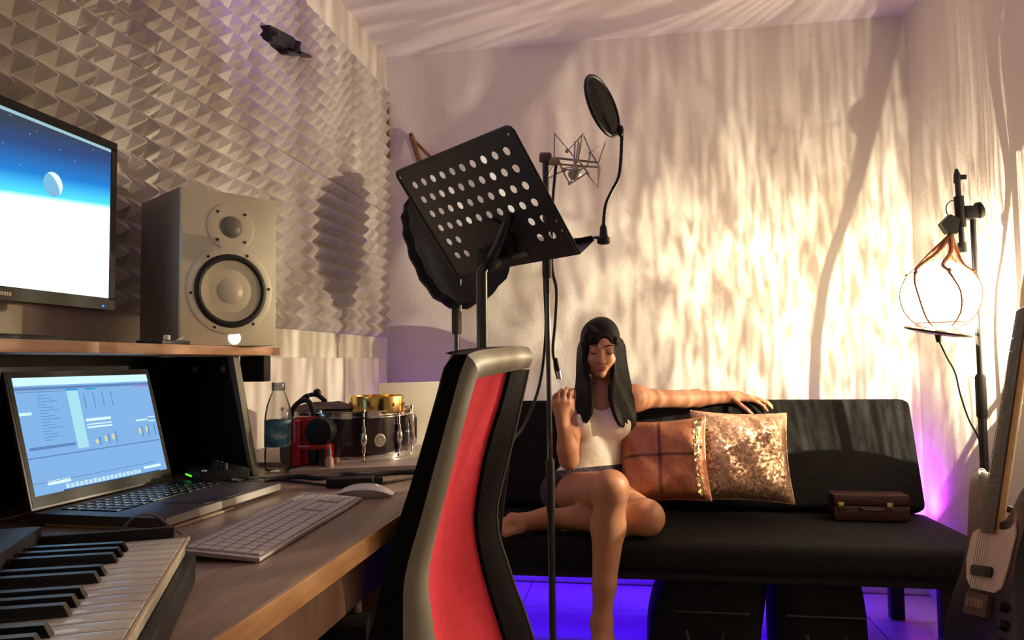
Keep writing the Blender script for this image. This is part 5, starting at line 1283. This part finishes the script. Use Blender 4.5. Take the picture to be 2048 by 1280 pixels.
# shorts
s = SDF((-.42, 2.60, .36), (.06, 3.05, .66), .004); torso(s, .010)
for hp in (hpR, hpL): s.ell(hp, (.094, .098, .084), k=.03)
s.cone(hpR, lerp(hpR, knR, .42), .090, .080, .03); s.cone(hpL, lerp(hpL, knL, .42), .088, .080, .03)
s.cut((-.16, 2.87, .590), (.12, -.16, -1)); s.cut((-.18, 2.775, .50), (-.18, 1, .12))
put('shorts', s, M['denim'], 1)
for zc in range(1):
    put('belt', SDF((-.40, 2.66, .44), (.08, 3.10, .68), .004).ell((-.163, 2.882, .583), (.124, .097, .012), k=.004), M['denim'])
# hair
s = SDF((-.40, 2.72, .62), (.16, 3.16, 1.19), .0035)
s.ell(hd(0, -.022, .040), (.074, .086, .083), HR, .01)
s.ell(hd(0, -.055, -.03), (.070, .052, .10), HR, .02); s.ell(hd(.012, .002, .048), (.070, .086, .072), HR, .008)
rh = random.Random(11)
def lock(P, r):
    C = [np.array(c) for c in curve_pts([tuple(float(x) for x in p) for p in P], 4)]
    n_ = len(C); s.chain(C, [r*(1.0-.6*max(0, i/(n_-1)-.6)/.4) for i in range(n_)], .0035)
def band(A_, B_, n_, r, jit):
    """locks lying between a front edge A_ and a rear edge B_, each a list of world points"""
    for k in range(n_):
        q = k/(n_-1); P = [a.lerp(c, q) for a, c in zip(A_, B_)]; P[-1] = P[-1]+Vector((rh.uniform(-.006, .006), 0, rh.uniform(-jit, jit))); lock(P, r)
def W(*L): return [at(px, py, y=y) for px, py, y in L]
band(W((1182, 659, 2.874), (1212, 680, 2.888), (1225, 714, 2.925), (1226, 755, 2.910), (1222, 790, 2.840), (1230, 828, 2.798), (1240, 852, 2.800)),
     W((1200, 652, 2.990), (1240, 684, 3.000), (1247, 720, 3.000), (1253, 755, 2.980), (1261, 790, 2.940), (1268, 828, 2.885), (1268, 858, 2.870)), 10, .0135, .014)
band(W((1182, 662, 2.874), (1175, 690, 2.905), (1170, 720, 2.915), (1175, 755, 2.900), (1182, 790, 2.830), (1182, 822, 2.800), (1175, 838, 2.800)),
     W((1184, 652, 2.990), (1163, 690, 3.000), (1159, 720, 2.990), (1158, 755, 2.970), (1154, 790, 2.940), (1150, 824, 2.890), (1152, 846, 2.870)), 9, .0125, .012)
for k in range(7):           # back
    q = -1+k/3; lock([hd(.03*q, -.05, .085), hd(.055*q, -.090, .02), hd(.062*q, -.095, -.07), (-.115+.09*q, 3.045, .84), (-.115+.10*q, 3.045, .76)], .020)
# keep the face free
s.ell(hd(-.014, .104, -.022), (.041, .062, .100), HR, .004, True)
s.ell(hd(.049, .050, .055), (.024, .032, .036), HR, .006).ell(at(1231, 682, y=2.918), (.016, .020, .020), k=.006).ell(hd(.069, .010, .020), (.015, .045, .055), HR, .006)
put('hair', s, M['hair'], 1)
